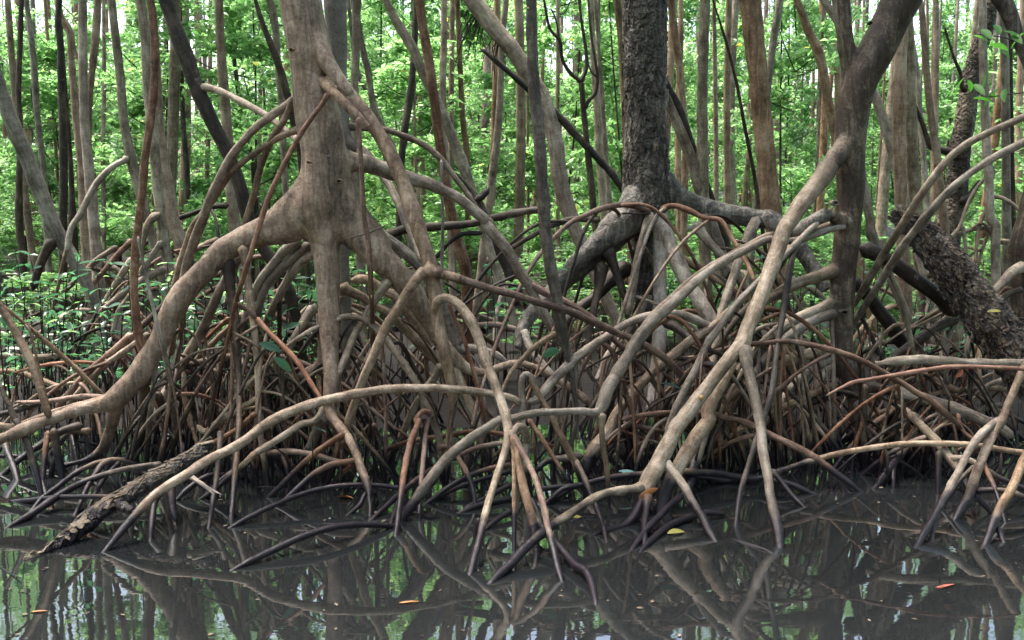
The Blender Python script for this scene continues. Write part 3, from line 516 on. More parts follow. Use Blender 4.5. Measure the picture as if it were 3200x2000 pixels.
Cs = [
 ('d0 440,1090,118 340,1230,128 240,1360,118 150,1490,106 d1 110,150,108 50,330,100 0,470,98 c1 1640,700,95 1580,830,95 1550,920,106 1480,1000,95 1400,1100,95 1310,1220,95 1230,1320,95 1150,1430,100 c2 1120,60,112 1060,180,112 1000,290,108 940,400,118 900,480,116 870,570,88 835,660,78 760,740,58 650,770,42 560,800,28', (6.84, 6.4, 6.0, 5.75, 'w'), 'root_pale', dict(sides=16, f0=.0, collar=.16)),
 ('c2 880,480,90 850,490,66 780,500,62 680,510,58 580,540,58 480,600,58 380,670,58 270,740,60 180,810,62 90,890,65 0,990,62 b2 1650,1060,58 1600,1112,44', (5.55, 'w'), 'root_pale', {}),
 ('c2 1035,315,70 1060,340,55 1100,390,58 1170,490,60 1230,600,60 1290,690,60 1330,780,58 1360,832,44', (5.72, 'w'), 'root_pale', {}),
 ('c2 1150,535,42 1080,590,45 1000,670,48 920,750,48 860,830,45 815,895,32', (5.6, 'w'), 'root', {}),
 ('c2 920,540,66 905,640,50 895,720,46 895,865,38', (5.5, 'w'), 'root_red', {}),
 ('c1 1560,925,95 1575,990,80 1590,1080,75 1620,1200,72 1650,1330,72 1680,1500,70 c2 1690,220,68 d2 0,420,62 20,560,64 50,700,72 70,800,70 76,872,62', (6.05, 5.6, 'w'), 'root_pale', dict(sides=14)),
 ('d1 530,120,34 400,150,46 250,205,45 100,225,48 0,212,50 c1 1620,262,55 1500,320,58 1370,400,60 1250,490,62 1130,600,70 1030,690,75 930,780,80 850,890,85 770,1020,85 700,1130,85 640,1240,85 612,1330,80 580,1375,56 450,1370,48 330,1375,48 200,1380,50 100,1395,52 0,1420,55 b2 1650,22,58 1560,80,62 1450,150,68 1350,230,70 1250,330,70 1150,460,74 1060,590,75 980,702,66', (6.9, 6.5, 6.0, 5.65, 5.6, 'w'), 'root_pale', dict(sides=14)),
 ('d1 530,95,34 400,120,44 250,170,44 0,185,44 c1 1600,250,45 1450,330,45 1300,420,45 1180,510,45 1060,620,45 960,710,42 880,810,38 820,900,35 760,990,32 700,1090,30 650,1180,28 600,1290,25', (6.95, 6.5, 6.1), 'root', {}),
 ('c1 605,1380,60 608,1440,44 c2 605,60,40 615,200,40 640,350,38 650,480,32 656,625,26', (5.68, 'w'), 'root_pale', {}),
 ('d1 340,90,36 270,160,42 200,230,43 0,430,44 c1 1640,520,48 1540,620,48 1450,730,50 1390,820,50 1330,900,52 1280,1000,52 1240,1090,55 1180,1200,55 1130,1300,58 1080,1420,54 1040,1530,48', (6.8, 6.3, 6.1), 'root_pale', {}),
 ('d1 300,120,36 240,185,40 170,260,40 60,420,44 c1 1690,580,46 1600,660,46 1510,760,46 1430,870,44 1380,960,40', (6.8, 6.5), 'root_dark', {}),
 ('d1 250,150,34 140,270,38 0,440,42 c1 1600,570,48 1480,690,54 1350,800,60 1200,900,65 1080,1000,68 980,1080,68 880,1180,70 780,1290,70 700,1400,72 c2 660,90,86 600,160,80 540,240,88 500,340,82 490,420,70', (6.9, 6.5, 6.2), 'root', {}),
 ('c1 1350,800,50 1330,800,54 1200,740,58 1080,715,58 940,725,58 800,770,58 680,840,58 560,920,60 450,1000,62 340,1100,65 260,1180,65 215,1240,66 160,1300,60 100,1310,42', (6.6, 6.3, 6.0), 'root', {}),
 ('c1 180,1220,32 150,1170,40 120,1130,40 85,1122,40 65,1170,45 70,1300,46 80,1510,50 c2 100,120,46 95,300,40 110,500,34', (6.0, 6.0, 'w'), 'root', {}),
 ('c1 120,1140,36 150,1200,38 200,1290,38 260,1390,40 310,1500,42 c2 340,150,48 390,250,50 430,330,50 470,440,45 500,545,36', (6.0, 5.9, 'w'), 'root', {}),
 ('d1 510,428,50 430,428,90 350,460,82 250,490,80 150,530,78 50,590,76 0,612,74 c1 1640,680,58 1600,730,50', (7.0, 6.5), 'root_pale', dict(f0=0, collar=.12)),
 ('d1 510,644,50 430,644,84 345,684,76 230,730,72 130,780,70 50,840,64 0,880,60 c1 1620,990,52 1540,1080,50 1460,1180,50 1390,1280,48', (7.0, 6.5), 'root_pale', dict(f0=0, collar=.12)),
 ('d1 510,718,50 430,718,88 350,740,78 240,790,72 150,860,72 90,920,70 0,1000,65 c1 1640,1130,60 1560,1230,56 1470,1380,54 1410,1500,50 c2 1350,260,60 1290,345,56', (6.98, 6.6, 6.5), 'root_pale', dict(f0=0, collar=.12)),
 ('d1 510,960,50 430,960,88 345,970,80 220,1000,75 110,1040,72 0,1090,70 c1 1600,1180,64 1480,1270,60 1380,1345,56', (7.0, 6.4), 'root', dict(f0=0, collar=.12)),
 ('d1 440,1015,62 360,1050,55 250,1120,55 160,1210,50 80,1330,48 20,1440,48 d2 -40,120,44 -110,260,40', (6.95, 6.6), 'root', {}),
 ('d1 490,1165,60 380,1220,48 250,1280,48 130,1330,48 30,1390,45 c1 1690,1470,42', (6.95, 6.5), 'root', {}),
 ('d1 440,1040,62 380,1100,50 330,1200,50 270,1300,45 230,1420,40 d2 210,130,40 185,285,34', (6.95, 'w'), 'root', {}),
 ('d1 500,1220,66 440,1240,70 330,1290,66 290,1320,60', (6.95, 6.8), 'root_dark', {}),
 ('c1 1100,1075,36 1180,1040,34 1300,990,36 1450,950,38 1600,920,38 d1 0,910,36 120,900,37 250,915,38 400,950,40 530,990,42 650,1040,42 780,1110,40 900,1180,40 1010,1250,42 1100,1300,46 1180,1370,48 1260,1440,36 d2 1310,90,26', (6.5, 6.3, 6.3), 'root_red', {}),
 ('c1 740,1430,28 800,1410,32 950,1390,35 1080,1380,38 1250,1380,38 1400,1400,40 c2 1400,0,40 1580,45,42 d2 0,120,46 150,190,48 300,270,50 450,380,50 560,460,46 622,512,34', (6.2, 6.2, 'w'), 'root_red', {}),
 ('d1 840,1238,80 900,1250,80 1050,1290,80 1200,1340,80 1350,1390,80 1500,1450,84 d2 1500,40,80 1600,100,70 1660,150,60', (6.8, 6.6), 'root', {}),
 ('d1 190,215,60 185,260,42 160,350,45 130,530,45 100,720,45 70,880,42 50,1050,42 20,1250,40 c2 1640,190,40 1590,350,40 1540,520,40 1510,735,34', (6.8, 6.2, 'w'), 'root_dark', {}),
 ('c1 1500,1010,70 1440,1120,90 1370,1250,95 1320,1380,96 c2 1330,20,106 1260,120,104 1180,250,100 1100,380,95 1040,500,85 1010,625,74', (6.2, 6.0, 'w'), 'root', dict(sides=14)),
 ('c2 1310,60,75 1270,200,75 1230,330,75 1200,450,70 1180,535,58', (6.3, 'w'), 'root', {}),
 ('c2 1500,-20,76 1420,130,75 1350,260,74 1290,345,64', (6.7, 6.6), 'root', {}),
 ('c2 1260,90,50 1300,150,52 1360,280,50 1405,360,42', (6.6, 6.6), 'root_pale', {}),
 ('c2 1440,20,60 1480,70,70 1540,170,70 1610,250,66', (6.7, 6.6), 'root', {}),
 ('c2 660,60,70 700,150,88 740,230,84 800,320,74 860,390,64', (6.5, 6.5), 'root_pale', {}),
 ('c2 1060,10,26 980,60,28 920,140,28 870,250,30 840,350,28 832,410,24', (6.2, 6.1), 'root', {}),
 ('c2 720,90,24 850,140,26 960,200,22', (6.3, 6.3), 'root_red', {}), ('c2 740,50,32 900,80,34 1040,100,32', (6.4, 6.3), 'root_red', {}),
 ('c2 430,300,35 480,400,38 530,520,38 580,640,38 615,740,36 635,842,28', (5.9, 'w'), 'root', {}),
 ('c2 480,270,60 400,280,50 300,290,45 230,310,42 150,380,38', (6.2, 6.1), 'root', {}),
 ('c2 190,495,36 300,480,36 410,468,38', (5.9, 5.9), 'root_red', {}), ('c2 415,470,36 320,540,34 215,602,28', (5.9, 'w'), 'root_red', {}),
 ('c2 1440,665,34 1300,655,48 1180,690,50 1060,740,50 960,820,46 878,905,30', (5.5, 5.4, 'w'), 'root_dark', {}),
 ('d1 620,260,100 750,320,88 880,400,95 1000,490,100 1100,560,105 1200,640,118 1270,730,116', (7.1, 7.2), 'root_dark', dict(sides=14)),
 ('d1 560,480,70 660,570,90 740,680,95 830,800,95 900,900,85 960,1010,60', (7.1, 7.4), 'root_dark', {}),
 ('d1 620,720,24 680,830,30 730,940,36 760,1010,36', (7.2, 7.3), 'root_dark', {}),
 ('d1 655,1190,40 650,1300,40 650,1420,42 d2 648,20,44 648,180,44 645,345,36', (6.4, 'w'), 'root', {}),
 ('d1 600,1290,90 660,1400,80 720,1500,74 d2 760,120,66 820,230,58 860,310,48', (6.9, 'w'), 'root_pale', {}),
 ('d2 560,110,60 500,170,50 440,245,40', (6.98, 6.9), 'root_red', {}),
]
for s, d, m_, kw in Cs: R('C', s, d, m_, **kw)
# broken curled branch stub on tree C
o = R('C', 'd1 430,25,90 350,62,88 260,115,90 170,163,94 80,155,94 12,92,84 -18,10,66', (6.83, 6.75), 'leg_grey', name='broken_branch', f0=.15, sides=16, lump=.12)
R('C', 'd1 395,60,112 375,45,118 350,62,104', (6.82, 6.80), 'flake', name='bark_collar', f0=0, lump=.25)
# joint cluster of front roots in the middle (held by A's long pale arch)
for s, d, m_, kw in [
 ('c2 100,170,45 97,110,45 75,74,45 45,68,46 15,90,48 -5,140,50', (5.75, 5.3), 'root', {}),
 ('c2 -5,130,56 30,200,52 60,400,56 100,560,60 130,670,62 150,800,50 170,935,40', (5.28, 'w'), 'trunk', {}),
 ('c2 0,130,44 20,150,40 90,280,40 160,430,42 210,600,44 240,740,44 280,900,48 310,1030,45 332,1108,36', (5.28, 'w'), 'root_red', {}),
 ('c2 125,660,56 200,750,52 280,840,55 360,930,55 430,1010,55 490,1040,55 530,1110,52 550,1190,48 562,1252,40', (5.2, 4.8, 'w'), 'root', {}),
 ('c2 5,180,34 12,250,30 15,600,32 15,905,28', (5.28, 'w'), 'root', {}),
 ('b2 1480,930,34 1500,700,30 1512,850,26 1505,960,22', (5.1, 5.05), 'root_dark', {}),
 ('c2 130,550,30 170,640,34 200,740,32', (5.5, 'w'), 'root_red', {}),
 ('c2 110,20,30 180,120,30 250,230,30 320,340,30 390,450,28', (6.2, 6.0), 'root_red', {}),
 ('b2 1728,330,36 1600,350,38 1450,400,38 1300,480,38 1150,592,30', (6.0, 'w'), 'root_red', {}),
 ('b2 1728,370,32 1400,470,34 1180,575,26', (6.1, 'w'), 'root_red', {}),
 ('b2 1728,560,40 1550,590,44 1400,645,34', (5.8, 'w'), 'root', {}),
 ('b2 1728,640,36 1640,690,36 1540,772,28', (5.5, 'w'), 'root_dark', {}),
 ('b2 1728,460,36 1650,500,36 1560,550,36 1440,610,30', (5.9, 'w'), 'root_red', {}),
]: R('A', s, d, m_, **kw)
# A's long low arch in front and the left-hand front roots
for s, d, m_, kw in [
 ('c1 70,1330,38 0,1285,44 b1 1500,1240,52 1300,1220,55 1100,1215,58 900,1222,62 700,1250,65 500,1290,65 300,1350,66 100,1440,66 a2 1600,200,65 1400,300,65 1250,400,64 1150,460,62 1060,520,60 950,630,60 830,765,55 710,912,38', (6.0, 5.75, 5.55, 'w'), 'root', dict(sides=14)),
 ('b2 945,748,40 780,735,44 600,740,46 450,770,48 300,820,48 150,890,48 0,960,48 a2 1590,1032,34', ('w', 'w'), 'root', {}),
 ('b2 985,490,34 900,478,36 750,465,36 600,468,36 450,490,35 300,530,35 150,590,35 0,660,36 a2 1650,700,35 1570,748,28', (5.8, 5.7, 'w'), 'root_red', {}),
 ('b2 810,555,26 795,522,32 740,530,34 700,600,35 630,662,28', (5.75, 'w'), 'root_red', {}),
 ('b2 960,560,30 940,640,32 915,715,28', (5.7, 'w'), 'root_red', {}),
 ('a2 1100,325,38 950,340,38 800,370,40 680,405,45 560,450,50 440,510,52 320,590,52 200,670,50 75,742,34', (6.0, 5.8, 'w'), 'root_pale', {}),
 ('a2 1000,350,30 900,325,32 790,295,34 650,320,36 520,380,38 400,470,38 280,560,35 215,640,28', (6.2, 6.0, 'w'), 'root', {}),
 ('a2 790,298,34 700,320,40 640,400,40 590,480,38 545,580,36 508,665,30', (6.1, 'w'), 'root', {}), ('a2 810,310,34 720,400,36 660,490,36 605,605,30', (6.1, 'w'), 'root_dark', {}),
 ('a2 1530,402,34 1420,400,38 1340,440,40 1260,500,40 1188,572,28', (6.0, 'w'), 'root_red', {}),
 ('a2 1728,240,34 1640,330,38 1560,400,40 1460,490,36 1360,560,28', (5.9, 'w'), 'root', {}),
 ('a2 1490,100,36 1470,350,38 1440,560,38 1410,752,32', (5.9, 'w'), 'root_dark', {}),
 ('a2 1060,510,56 1040,600,46 1028,700,45 1015,832,36', (5.45, 'w'), 'root_dark', {}), ('a2 900,660,44 890,720,40 884,792,30', (5.4, 'w'), 'root_dark', {}),
 ('a1 900,850,50 780,950,48 650,1060,45 560,1140,42 470,1240,38 380,1350,34', (6.7, 6.8), 'root_red', {}),
 ('a1 1170,600,50 1000,760,45 900,850,50', (6.75, 6.7), 'root_dark', {}),
 ('a1 1010,850,44 850,960,42 700,1070,44 600,1170,45 520,1260,42 455,1345,38', (6.5, 6.9), 'root', {}),
 ('a2 1728,-20,34 1600,90,36 1460,170,36 1330,250,34', (6.0, 6.2), 'root_red', {}),
 ('b1 20,1268,36 a1 1728,1290,42 1600,1370,46 1480,1440,44 1380,1510,40 a2 1330,60,36', (6.2, 6.3), 'root_pale', {}),
 ('a1 1710,1000,40 1550,1000,42 1400,1030,44 1250,1070,44 1120,1130,42', (6.9, 7.0), 'root', {}),
 ('a1 1600,760,40 1480,870,42 1380,970,44 1300,1060,44', (6.9, 7.1), 'root', {}),
 ('a1 1720,700,40 1640,720,40 1500,780,38 1350,900,38', (7.0, 7.1), 'root_pale', {}),
 ('a1 1550,740,30 1450,830,30 1360,920,28', (6.8, 6.9), 'root_orange', {}),
 ('a1 1300,1500,40 1250,1300,42 1240,1100,36', (6.6, 6.7), 'root', {}),
 ('a1 1060,1250,50 1110,1380,48 1170,1490,46 a2 1230,150,44 1260,230,38', (6.4, 'w'), 'root_dark', {}),
]: R('A', s, d, m_, **kw)
# mangrove rooted beyond the left edge: only its roots reach into the picture
tL = tree('L', Vector((-3.9, 6.3, -0.3)), 'roots reaching in from the left edge over the water')
root(tL, extend_up([(Vector((-3.75, 6.4, 2.2)), .09), (Vector((-3.85, 6.35, 1.0)), .10), (Vector((-3.9, 6.3, -.4)), .11)], 6), 0, 'trunk', name='trunk', f0=0, sides=14)
for s, d, m_, kw in [
 ('a1 -150,420,50 -10,640,44 60,760,55 130,880,58 190,1000,58 240,1120,55 280,1240,52 335,1420,46', (6.3, 6.05), 'root', {}),
 ('a1 -120,560,30 20,660,22 120,740,25 250,850,30 400,980,35 520,1090,35 620,1190,32 710,1280,28', (6.4, 6.5), 'root', {}),
 ('a1 -60,1080,30 0,1200,32 60,1330,40 110,1440,45 a2 110,30,45 170,150,48 220,300,48 260,440,42 276,535,34', (6.2, 'w'), 'root_dark', {}),
 ('a2 -140,625,38 0,595,38 200,570,38 400,550,38 600,545,36 740,545,34', (5.9, 5.5), 'root_red', {}),
 ('a2 -100,240,34 0,272,34 120,275,34 260,300,36', (6.4, 6.5), 'root_red', {}),
 ('a2 20,140,50 50,240,48 90,340,46 115,425,40', (6.5, 'w'), 'root', {}),
 ('a2 360,80,50 380,200,52 400,320,54 420,420,46', (6.3, 'w'), 'root_dark', {}), ('a2 325,100,36 305,250,38 288,430,34', (6.4, 'w'), 'root_red', {}),
 ('a2 560,60,50 400,110,48 280,190,48 150,280,46 20,395,40', (6.6, 'w'), 'root_dark', {}), ('a2 620,100,44 480,110,40 400,190,40 330,280,36', (6.7, 6.8), 'root', {}),
 ('a1 -80,1470,50 100,1475,50 300,1405,52 500,1342,52 720,1285,56', (6.1, 6.25), 'root', {}),
 ('a1 720,1280,36 560,1270,36 400,1295,34 250,1310,28 100,1310,22', (6.4, 6.6), 'root_red', {}),
 ('a1 700,1050,22 500,1040,26 300,1060,24 100,1110,20', (6.9, 7.0), 'root_orange', {}),
 ('a1 400,1000,40 200,1010,44 0,1000,44 -100,1000,44', (7.5, 7.3), 'root', {}), ('a1 -80,1100,40 120,1110,40 300,1170,40 430,1220,38', (7.3, 7.2), 'root', {}),
 ('a1 -60,1410,40 100,1370,40 260,1320,38 420,1290,34', (6.6, 6.6), 'root_dark', {}),
]: R('L', s, d, m_, **kw)
# mangrove rooted beyond the right edge
tR = tree('R', Vector((3.75, 6.3, -0.3)), 'forked roots spreading over the water at the right edge')
root(tR, extend_up([(Vector((3.6, 6.0, 2.4)), .07), (Vector((3.65, 6.2, 1.2)), .08), (Vector((3.75, 6.3, -.4)), .09)], 6), 0, 'trunk_red', name='trunk', f0=0, sides=14)
for s, d, m_, kw in [
 ('d0 1850,730,50 1728,790,50 1500,890,50 1300,1000,50 1170,1130,52 1050,1290,52 930,1480,52 d1 960,30,52 870,170,52 770,330,52 690,470,50 630,570,48 570,670,38', (6.0, 6.3, 7.2), 'grey', {}),
 ('d0 1850,890,52 1728,960,52 1550,1050,52 1350,1180,52 1200,1310,55 1060,1470,57 d1 1020,120,55 930,230,55 820,400,55 740,530,52 660,650,50 600,740,48 560,820,38', (5.9, 6.2, 7.2), 'grey', {}),
 ('d1 815,415,40 825,440,32 860,520,35 910,640,38 940,770,38 970,930,38 990,1030,36 1010,1150,34 1030,1300,30', (6.75, 7.0), 'grey', {}),
 ('d1 1800,960,50 1710,1120,55 1650,1260,55 1590,1400,56 1560,1470,64 d2 1560,40,62 1500,160,60 1440,300,62 1390,430,65 1350,560,68 1300,640,60 1268,694,46', (6.1, 5.8, 'w'), 'root', dict(sides=12)),
 ('d2 1570,30,60 1500,70,50 1430,130,52 1360,230,52 1300,350,52 1230,480,52 1170,590,50 1110,700,50 1050,800,50 1008,878,40', (5.85, 5.5, 'w'), 'root', {}),
 ('d2 1850,60,60 1760,230,60 1700,360,60 1640,500,58 1570,610,60 1520,730,60 1470,862,50', (5.6, 'w'), 'root', {}),
 ('d2 1445,310,44 1460,340,36 1500,420,35 1550,540,32 1590,680,28 1600,718,24', (5.7, 'w'), 'root_red', {}),
 ('d2 1230,285,40 1340,290,40 1450,350,38 1570,420,38 1728,490,38 1850,540,38', (5.9, 5.7), 'root', {}),
 ('d2 1400,335,34 1310,420,32 1240,520,30 1168,625,26', (5.75, 'w'), 'root_dark', {}), ('d2 1390,505,40 1500,500,40 1620,510,42 1728,550,44 1850,600,44', (5.6, 5.5), 'root', {}),
 ('d2 1520,80,30 1430,180,32 1370,290,30 1320,400,26', (6.1, 'w'), 'root_orange', {}),
 ('d2 1390,520,44 1430,570,40 1480,620,36 1512,662,28', (5.6, 'w'), 'root_dark', {}), ('d2 1540,740,44 1570,800,38 1588,848,30', (5.2, 'w'), 'root_dark', {}), ('d2 1120,700,40 1112,760,38 1108,830,30', (5.3, 'w'), 'root_dark', {}),
 ('d2 1850,270,42 1728,250,42 1600,230,40 1450,205,40 1300,190,40 1100,185,40 900,190,40 700,215,40 500,250,42 300,300,42 150,350,42 50,382,42 c2 1650,425,44 1560,420,48 1400,390,50 1200,380,54 1050,380,50 900,395,45 750,405,45 600,430,45 450,470,44 350,490,40 220,595,28', (6.0, 6.1, 6.0, 'w'), 'root', {}),
 ('c2 1710,460,50 1660,420,46 1580,410,44 1430,440,40 1340,420,36 1240,410,34', (6.2, 6.1), 'root_dark', {}),
 ('d1 770,1450,52 790,1400,58 870,1355,60 960,1390,60 1030,1450,60 d2 970,0,60 1080,110,62 1170,210,62 1260,330,60 1335,455,46 1370,560,38', (6.7, 6.2, 'w'), 'root_pale', {}),
 ('d2 1030,60,44 1000,100,46 950,180,50 870,290,54 800,380,54 722,485,36', (6.5, 'w'), 'root', {}), ('d2 990,40,36 940,140,36 880,260,36 850,340,34 845,470,28', (6.5, 'w'), 'root_red', {}),
 ('d2 940,20,30 905,130,32 870,230,32 850,280,30', (6.7, 6.6), 'root_red', {}), ('d2 960,200,36 990,280,36 1005,370,30', (6.6, 'w'), 'root_dark', {}),
 ('d2 1280,-20,26 1310,90,26 1400,170,24', (6.4, 6.3), 'root_orange', {}),
 ('d2 20,360,34 80,430,40 140,510,40 200,575,36 238,612,26', (5.9, 'w'), 'root', {}), ('d2 20,435,42 120,450,46 220,490,42 300,525,28', (6.0, 'w'), 'root_dark', {}),
 ('d2 415,340,26 422,440,26 430,510,22', (6.5, 'w'), 'root_dark', {}), ('d2 480,380,26 490,460,26 510,525,20', (6.3, 'w'), 'root_dark', {}),
 ('d2 1155,230,40 1150,380,40 1148,530,32', (6.0, 'w'), 'root_dark', {}),
 ('c2 1330,815,60 1370,835,44 1500,850,42 1620,880,36 1728,915,20', (5.28, 'w'), 'root_dark', {}), ('c2 770,675,30 600,685,34 425,702,18', (5.65, 'w'), 'root_dark', {}),
]: R('R', s, d, m_, **kw)
# dark trunk at the right edge
tD = tree('D', Vector((at(3205, 1200, 7.7)[0].x, 7.7, -0.25)), 'dark reddish trunk cut off by the right edge behind the rotten log')
root(tD, extend_up(path3d('d0 1790,1250,110 d1 1765,0,140 1745,300,215 1740,600,205 1750,800,190 1760,1050,180 1760,1300,170', 7.7), 7), 0, 'trunk_red', name='trunk', f0=0, sides=18)
R('D', 'd1 1720,550,40 1640,570,42 1590,610,44 1580,680,44 1620,730,42 1690,790,40 1760,850,40', (7.5, 7.3), 'root_dark')
R('D', 'd1 1728,390,70 1640,440,62 1560,530,58 1500,590,52', (7.6, 7.3), 'root')
R('D', 'd1 1280,740,74 1150,800,65 1030,880,65 900,970,60 830,1015,50', (7.3, 7.0), 'root_dark')
for s in ('d1 1700,1240,36 1560,1220,36 1380,1225,36 1200,1240,34 1060,1275,30', 'd1 1560,1180,34 1450,1250,36 1320,1340,36 1180,1420,34 1040,1490,30', 'd1 1640,1330,40 1500,1340,40 1380,1390,38 1250,1460,34', 'd1 1180,740,30 1185,900,32 1200,1030,30 1205,1180,28', 'd1 1250,780,28 1210,950,30 1190,1100,28', 'd1 1360,860,26 1330,1000,28 1310,1150,26', 'd1 1440,900,34 1420,1050,38 1430,1200,36', 'd1 1000,1090,44 1100,1150,50 1200,1200,48 1300,1240,44', 'd1 1700,1100,30 1600,1150,34 1500,1190,34 1400,1260,30', 'd1 1150,690,36 1000,780,18 900,840,16 780,920,14', 'd1 1240,680,20 1060,770,18 920,830,16'): R('D', s, (7.3, 7.0), 'root')
# hanging poles and aerial roots
tE = tree('E', Vector((at(1770, 1130, 6.2)[0].x, 6.2, gz(0, 6.2))), 'thin dark brown pole trunk standing straight at the centre', 'mangrove_pole')
R('E', extend_up(path3d('c0 130,-30,75 135,300,75 150,600,80 180,900,80 195,1100,82 215,1400,85 c1 215,0,82 230,200,80 260,400,84 300,600,85 330,800,84 350,900,70 370,980,38 390,1080,33 420,1250,31 440,1400,30 c2 400,200,30 390,400,28', (6.1, 6.1, 6.2)), 6), 0, 'pole_brown', name='trunk', f0=0, sides=14, knots=.35)
R('E', 'c1 310,845,44 220,890,40 140,950,38 60,1030,34 0,1100,30 b1 1640,1280,28', (6.15, 6.0), 'root')
R('E', 'c1 350,880,50 400,1000,34 430,1120,33 420,1250,32 430,1400,32 c2 440,160,30', (6.18, 6.2), 'root_pale')
tF = tree('F', Vector((at(1168, 1440, 6.0)[0].x, 6.0, -.3)), 'thin red-brown aerial root hanging straight below the big arching root', 'aerial_root')
R('F', 'b0 690,790,34 700,950,32 715,1200,32 735,1500,34 b1 755,200,38 770,400,38 780,600,36 790,900,36 795,1100,36 795,1300,36 795,1480,34 b2 797,120,30 800,240,26', (6.0, 6.0, 'w'), 'root_red', name='root')
R('F', 'b2 797,60,26 830,130,28 870,210,26', (6.02, 'w'), 'root_red', name='root_fork'); R('F', 'b1 780,590,46 779,610,46', (6.0, 6.0), 'cut', name='cut_scar', f0=0)
tG = tree('G', Vector((at(440, 1120, 6.4)[0].x, 6.4, -.3)), 'tall thin aerial root curving down in front of the left trunks', 'aerial_root')
R('G', extend_up(path3d('a0 1010,-30,50 1035,150,55 1045,400,55 1035,650,55 1010,850,55 980,1050,55 960,1300,55 a1 935,100,58 915,300,58 905,500,56 915,700,60 935,860,60 965,985,58', (6.2, 6.2, 6.35)), 5), 0, 'root_red', name='root', f0=0, sides=12)
tH = tree('H', Vector((at(960, 1150, 7.3)[0].x, 7.3, gz(0, 7.3))), 'dark trunk leaning from the top left down behind the broad trunk')
R('H', extend_up(path3d('a0 1110,-30,104 1180,180,102 1260,400,102 1340,620,102 1430,820,98 1540,1040,94 1620,1260,90 1680,1480,88 b1 40,260,86 140,400,84 220,570,85 270,750,72 285,900,70 290,1100,66', (7.3, 7.3)), 6), 0, 'black_bark', name='trunk', f0=0, sides=16, knots=.4)
R('H', 'a0 1325,585,40 1400,592,54 1450,602,48 1560,650,48 1728,740,48 b0 100,800,50 200,880,48 300,960,45', (7.32, 6.8), 'root_pale', f0=0)
for s in ('b1 300,220,62 200,280,64 100,400,62 30,490,60 a1 1640,780,56 1560,1000,50', 'b1 370,240,62 260,330,66 130,450,64 50,570,60 a1 1700,900,56 1620,1100,50', 'b1 390,300,60 290,380,66 200,510,62 130,650,60 60,780,56 0,880,52'): R('A', s, (6.7, 6.9, 7.2), 'grey')
R('H', 'b1 400,650,60 330,760,58 260,880,56 190,1010,54', (7.2, 7.0), 'root_pale')

# ------------------------------------------------------------------ logs
def flakes(S, n, size, parent, mat, seed, name='loose_bark', lift=.5, side=None, lim=-.25):
    rr = random.Random(seed); V, Fc = [], []
    for _ in range(n):
        p, r = S[rr.randrange(2, len(S) - 2)]; i = S.index((p, r)); t = (S[i + 1][0] - S[i - 1][0]).normalized()
        u = t.cross(Vector((0, 1, 0.2))).normalized(); w = t.cross(u); a = rr.uniform(0, 6.28); nrm = u * math.cos(a) + w * math.sin(a)
        if side and nrm.dot(side) < -.25: nrm = -nrm
        if side and nrm.dot(side) < lim: continue
        b = t.cross(nrm); ang = rr.uniform(-.6, .6); t2 = t * math.cos(ang) + b * math.sin(ang); b2 = nrm.cross(t2)
        L = size * rr.uniform(.3, 2.0); W = size * rr.uniform(.15, .65); c = p + nrm * r * rr.uniform(.96, 1.03); th = size * .07
        top = []; k0 = len(V)
        for iy, fy in enumerate((-1, -.1, .9)):
            for fx in (-1, .1, 1):
                q = c + t2 * (fx * L * rr.uniform(.7, 1.1) / 2) + b2 * (fy * W * rr.uniform(.7, 1.2) / 2)
                q = q + nrm * (lift * size * (0.12 + .35 * max(0, fy) ** 2 + .2 * max(0, fx) ** 2) * rr.uniform(.4, 1.2) - (fy * fy) * W * W / 8 / max(r, .02))
                V.append(q)
        for q in V[k0:k0 + 9]: V.append(q - nrm * th)
        for iy in range(2):
            for ix in range(2):
                a0 = k0 + iy * 3 + ix; Fc.append((a0, a0 + 1, a0 + 4, a0 + 3)); Fc.append((a0 + 9, a0 + 12, a0 + 13, a0 + 10))
        rim = [0, 1, 2, 5, 8, 7, 6, 3]
        for q in range(8): a0, a1 = k0 + rim[q], k0 + rim[(q + 1) % 8]; Fc.append((a0, a0 + 9, a1 + 9, a1))
    o = mesh_obj(name, V, Fc, mat, parent, parent.location, smooth=False); o['kind'] = 'stuff'; return o
def rough_log(name, pts, mat, label, amp, sides=30, ends=True):
    base = pts[-1][0].copy(); t = empty(name, base, label, 'log')
    SEED[0] += 1; v, f, uv, S = tube(pts, sides, step=0.018, lump=0.14, seed=SEED[0])
    for i, q in enumerate(v):
        k = i // sides; c = S[min(k, len(S) - 1)][0]; d = (q - c)
        a = noise.noise((q.x * 16, q.y * 16, q.z * 16)) + .7 * abs(noise.noise((q.x * 45, q.y * 45, q.z * 30))) + .4 * noise.noise((q.x * 90, q.y * 90, q.z * 70))
        ragged = 1.0 if k > 3 else 0.55 + .6 * abs(noise.noise((q.x * 60, q.z * 60, 7)))
        v[i] = c + d * (1 + amp * a) * ragged
    mesh_obj('log', v, f, mat, t, base, uv); return t, S
lg, S = rough_log('rotten_log', path3d('d1 835,22,40 870,45,85 950,110,140 1080,225,195 1200,370,228 1310,520,246 1420,680,262 1530,830,280 1640,1000,285 1720,1130,260 1790,1250,180', (7.3, 6.9, 6.5)), 'log', 'thick rotten log with shredded flaking bark leaning at the right edge', .20)
flakes(S, 330, .06, lg, 'flake', 5, lift=.9, side=Vector((0, -1, .6))); flakes(S, 620, .06, lg, 'flake_dark', 6, lift=1.0, side=Vector((0, -1, .4)))
fl, S = rough_log('fallen_branch', path3d('a2 1430,190,76 1330,250,98 1220,320,108 1100,390,114 980,460,120 850,540,126 720,620,130 600,700,128 500,790,112 400,860,86 300,920,50 215,952,22', (5.75, 5.4, 'w')), 'log', 'fallen branch with peeling pale bark slanting into the water, lower left', .10)
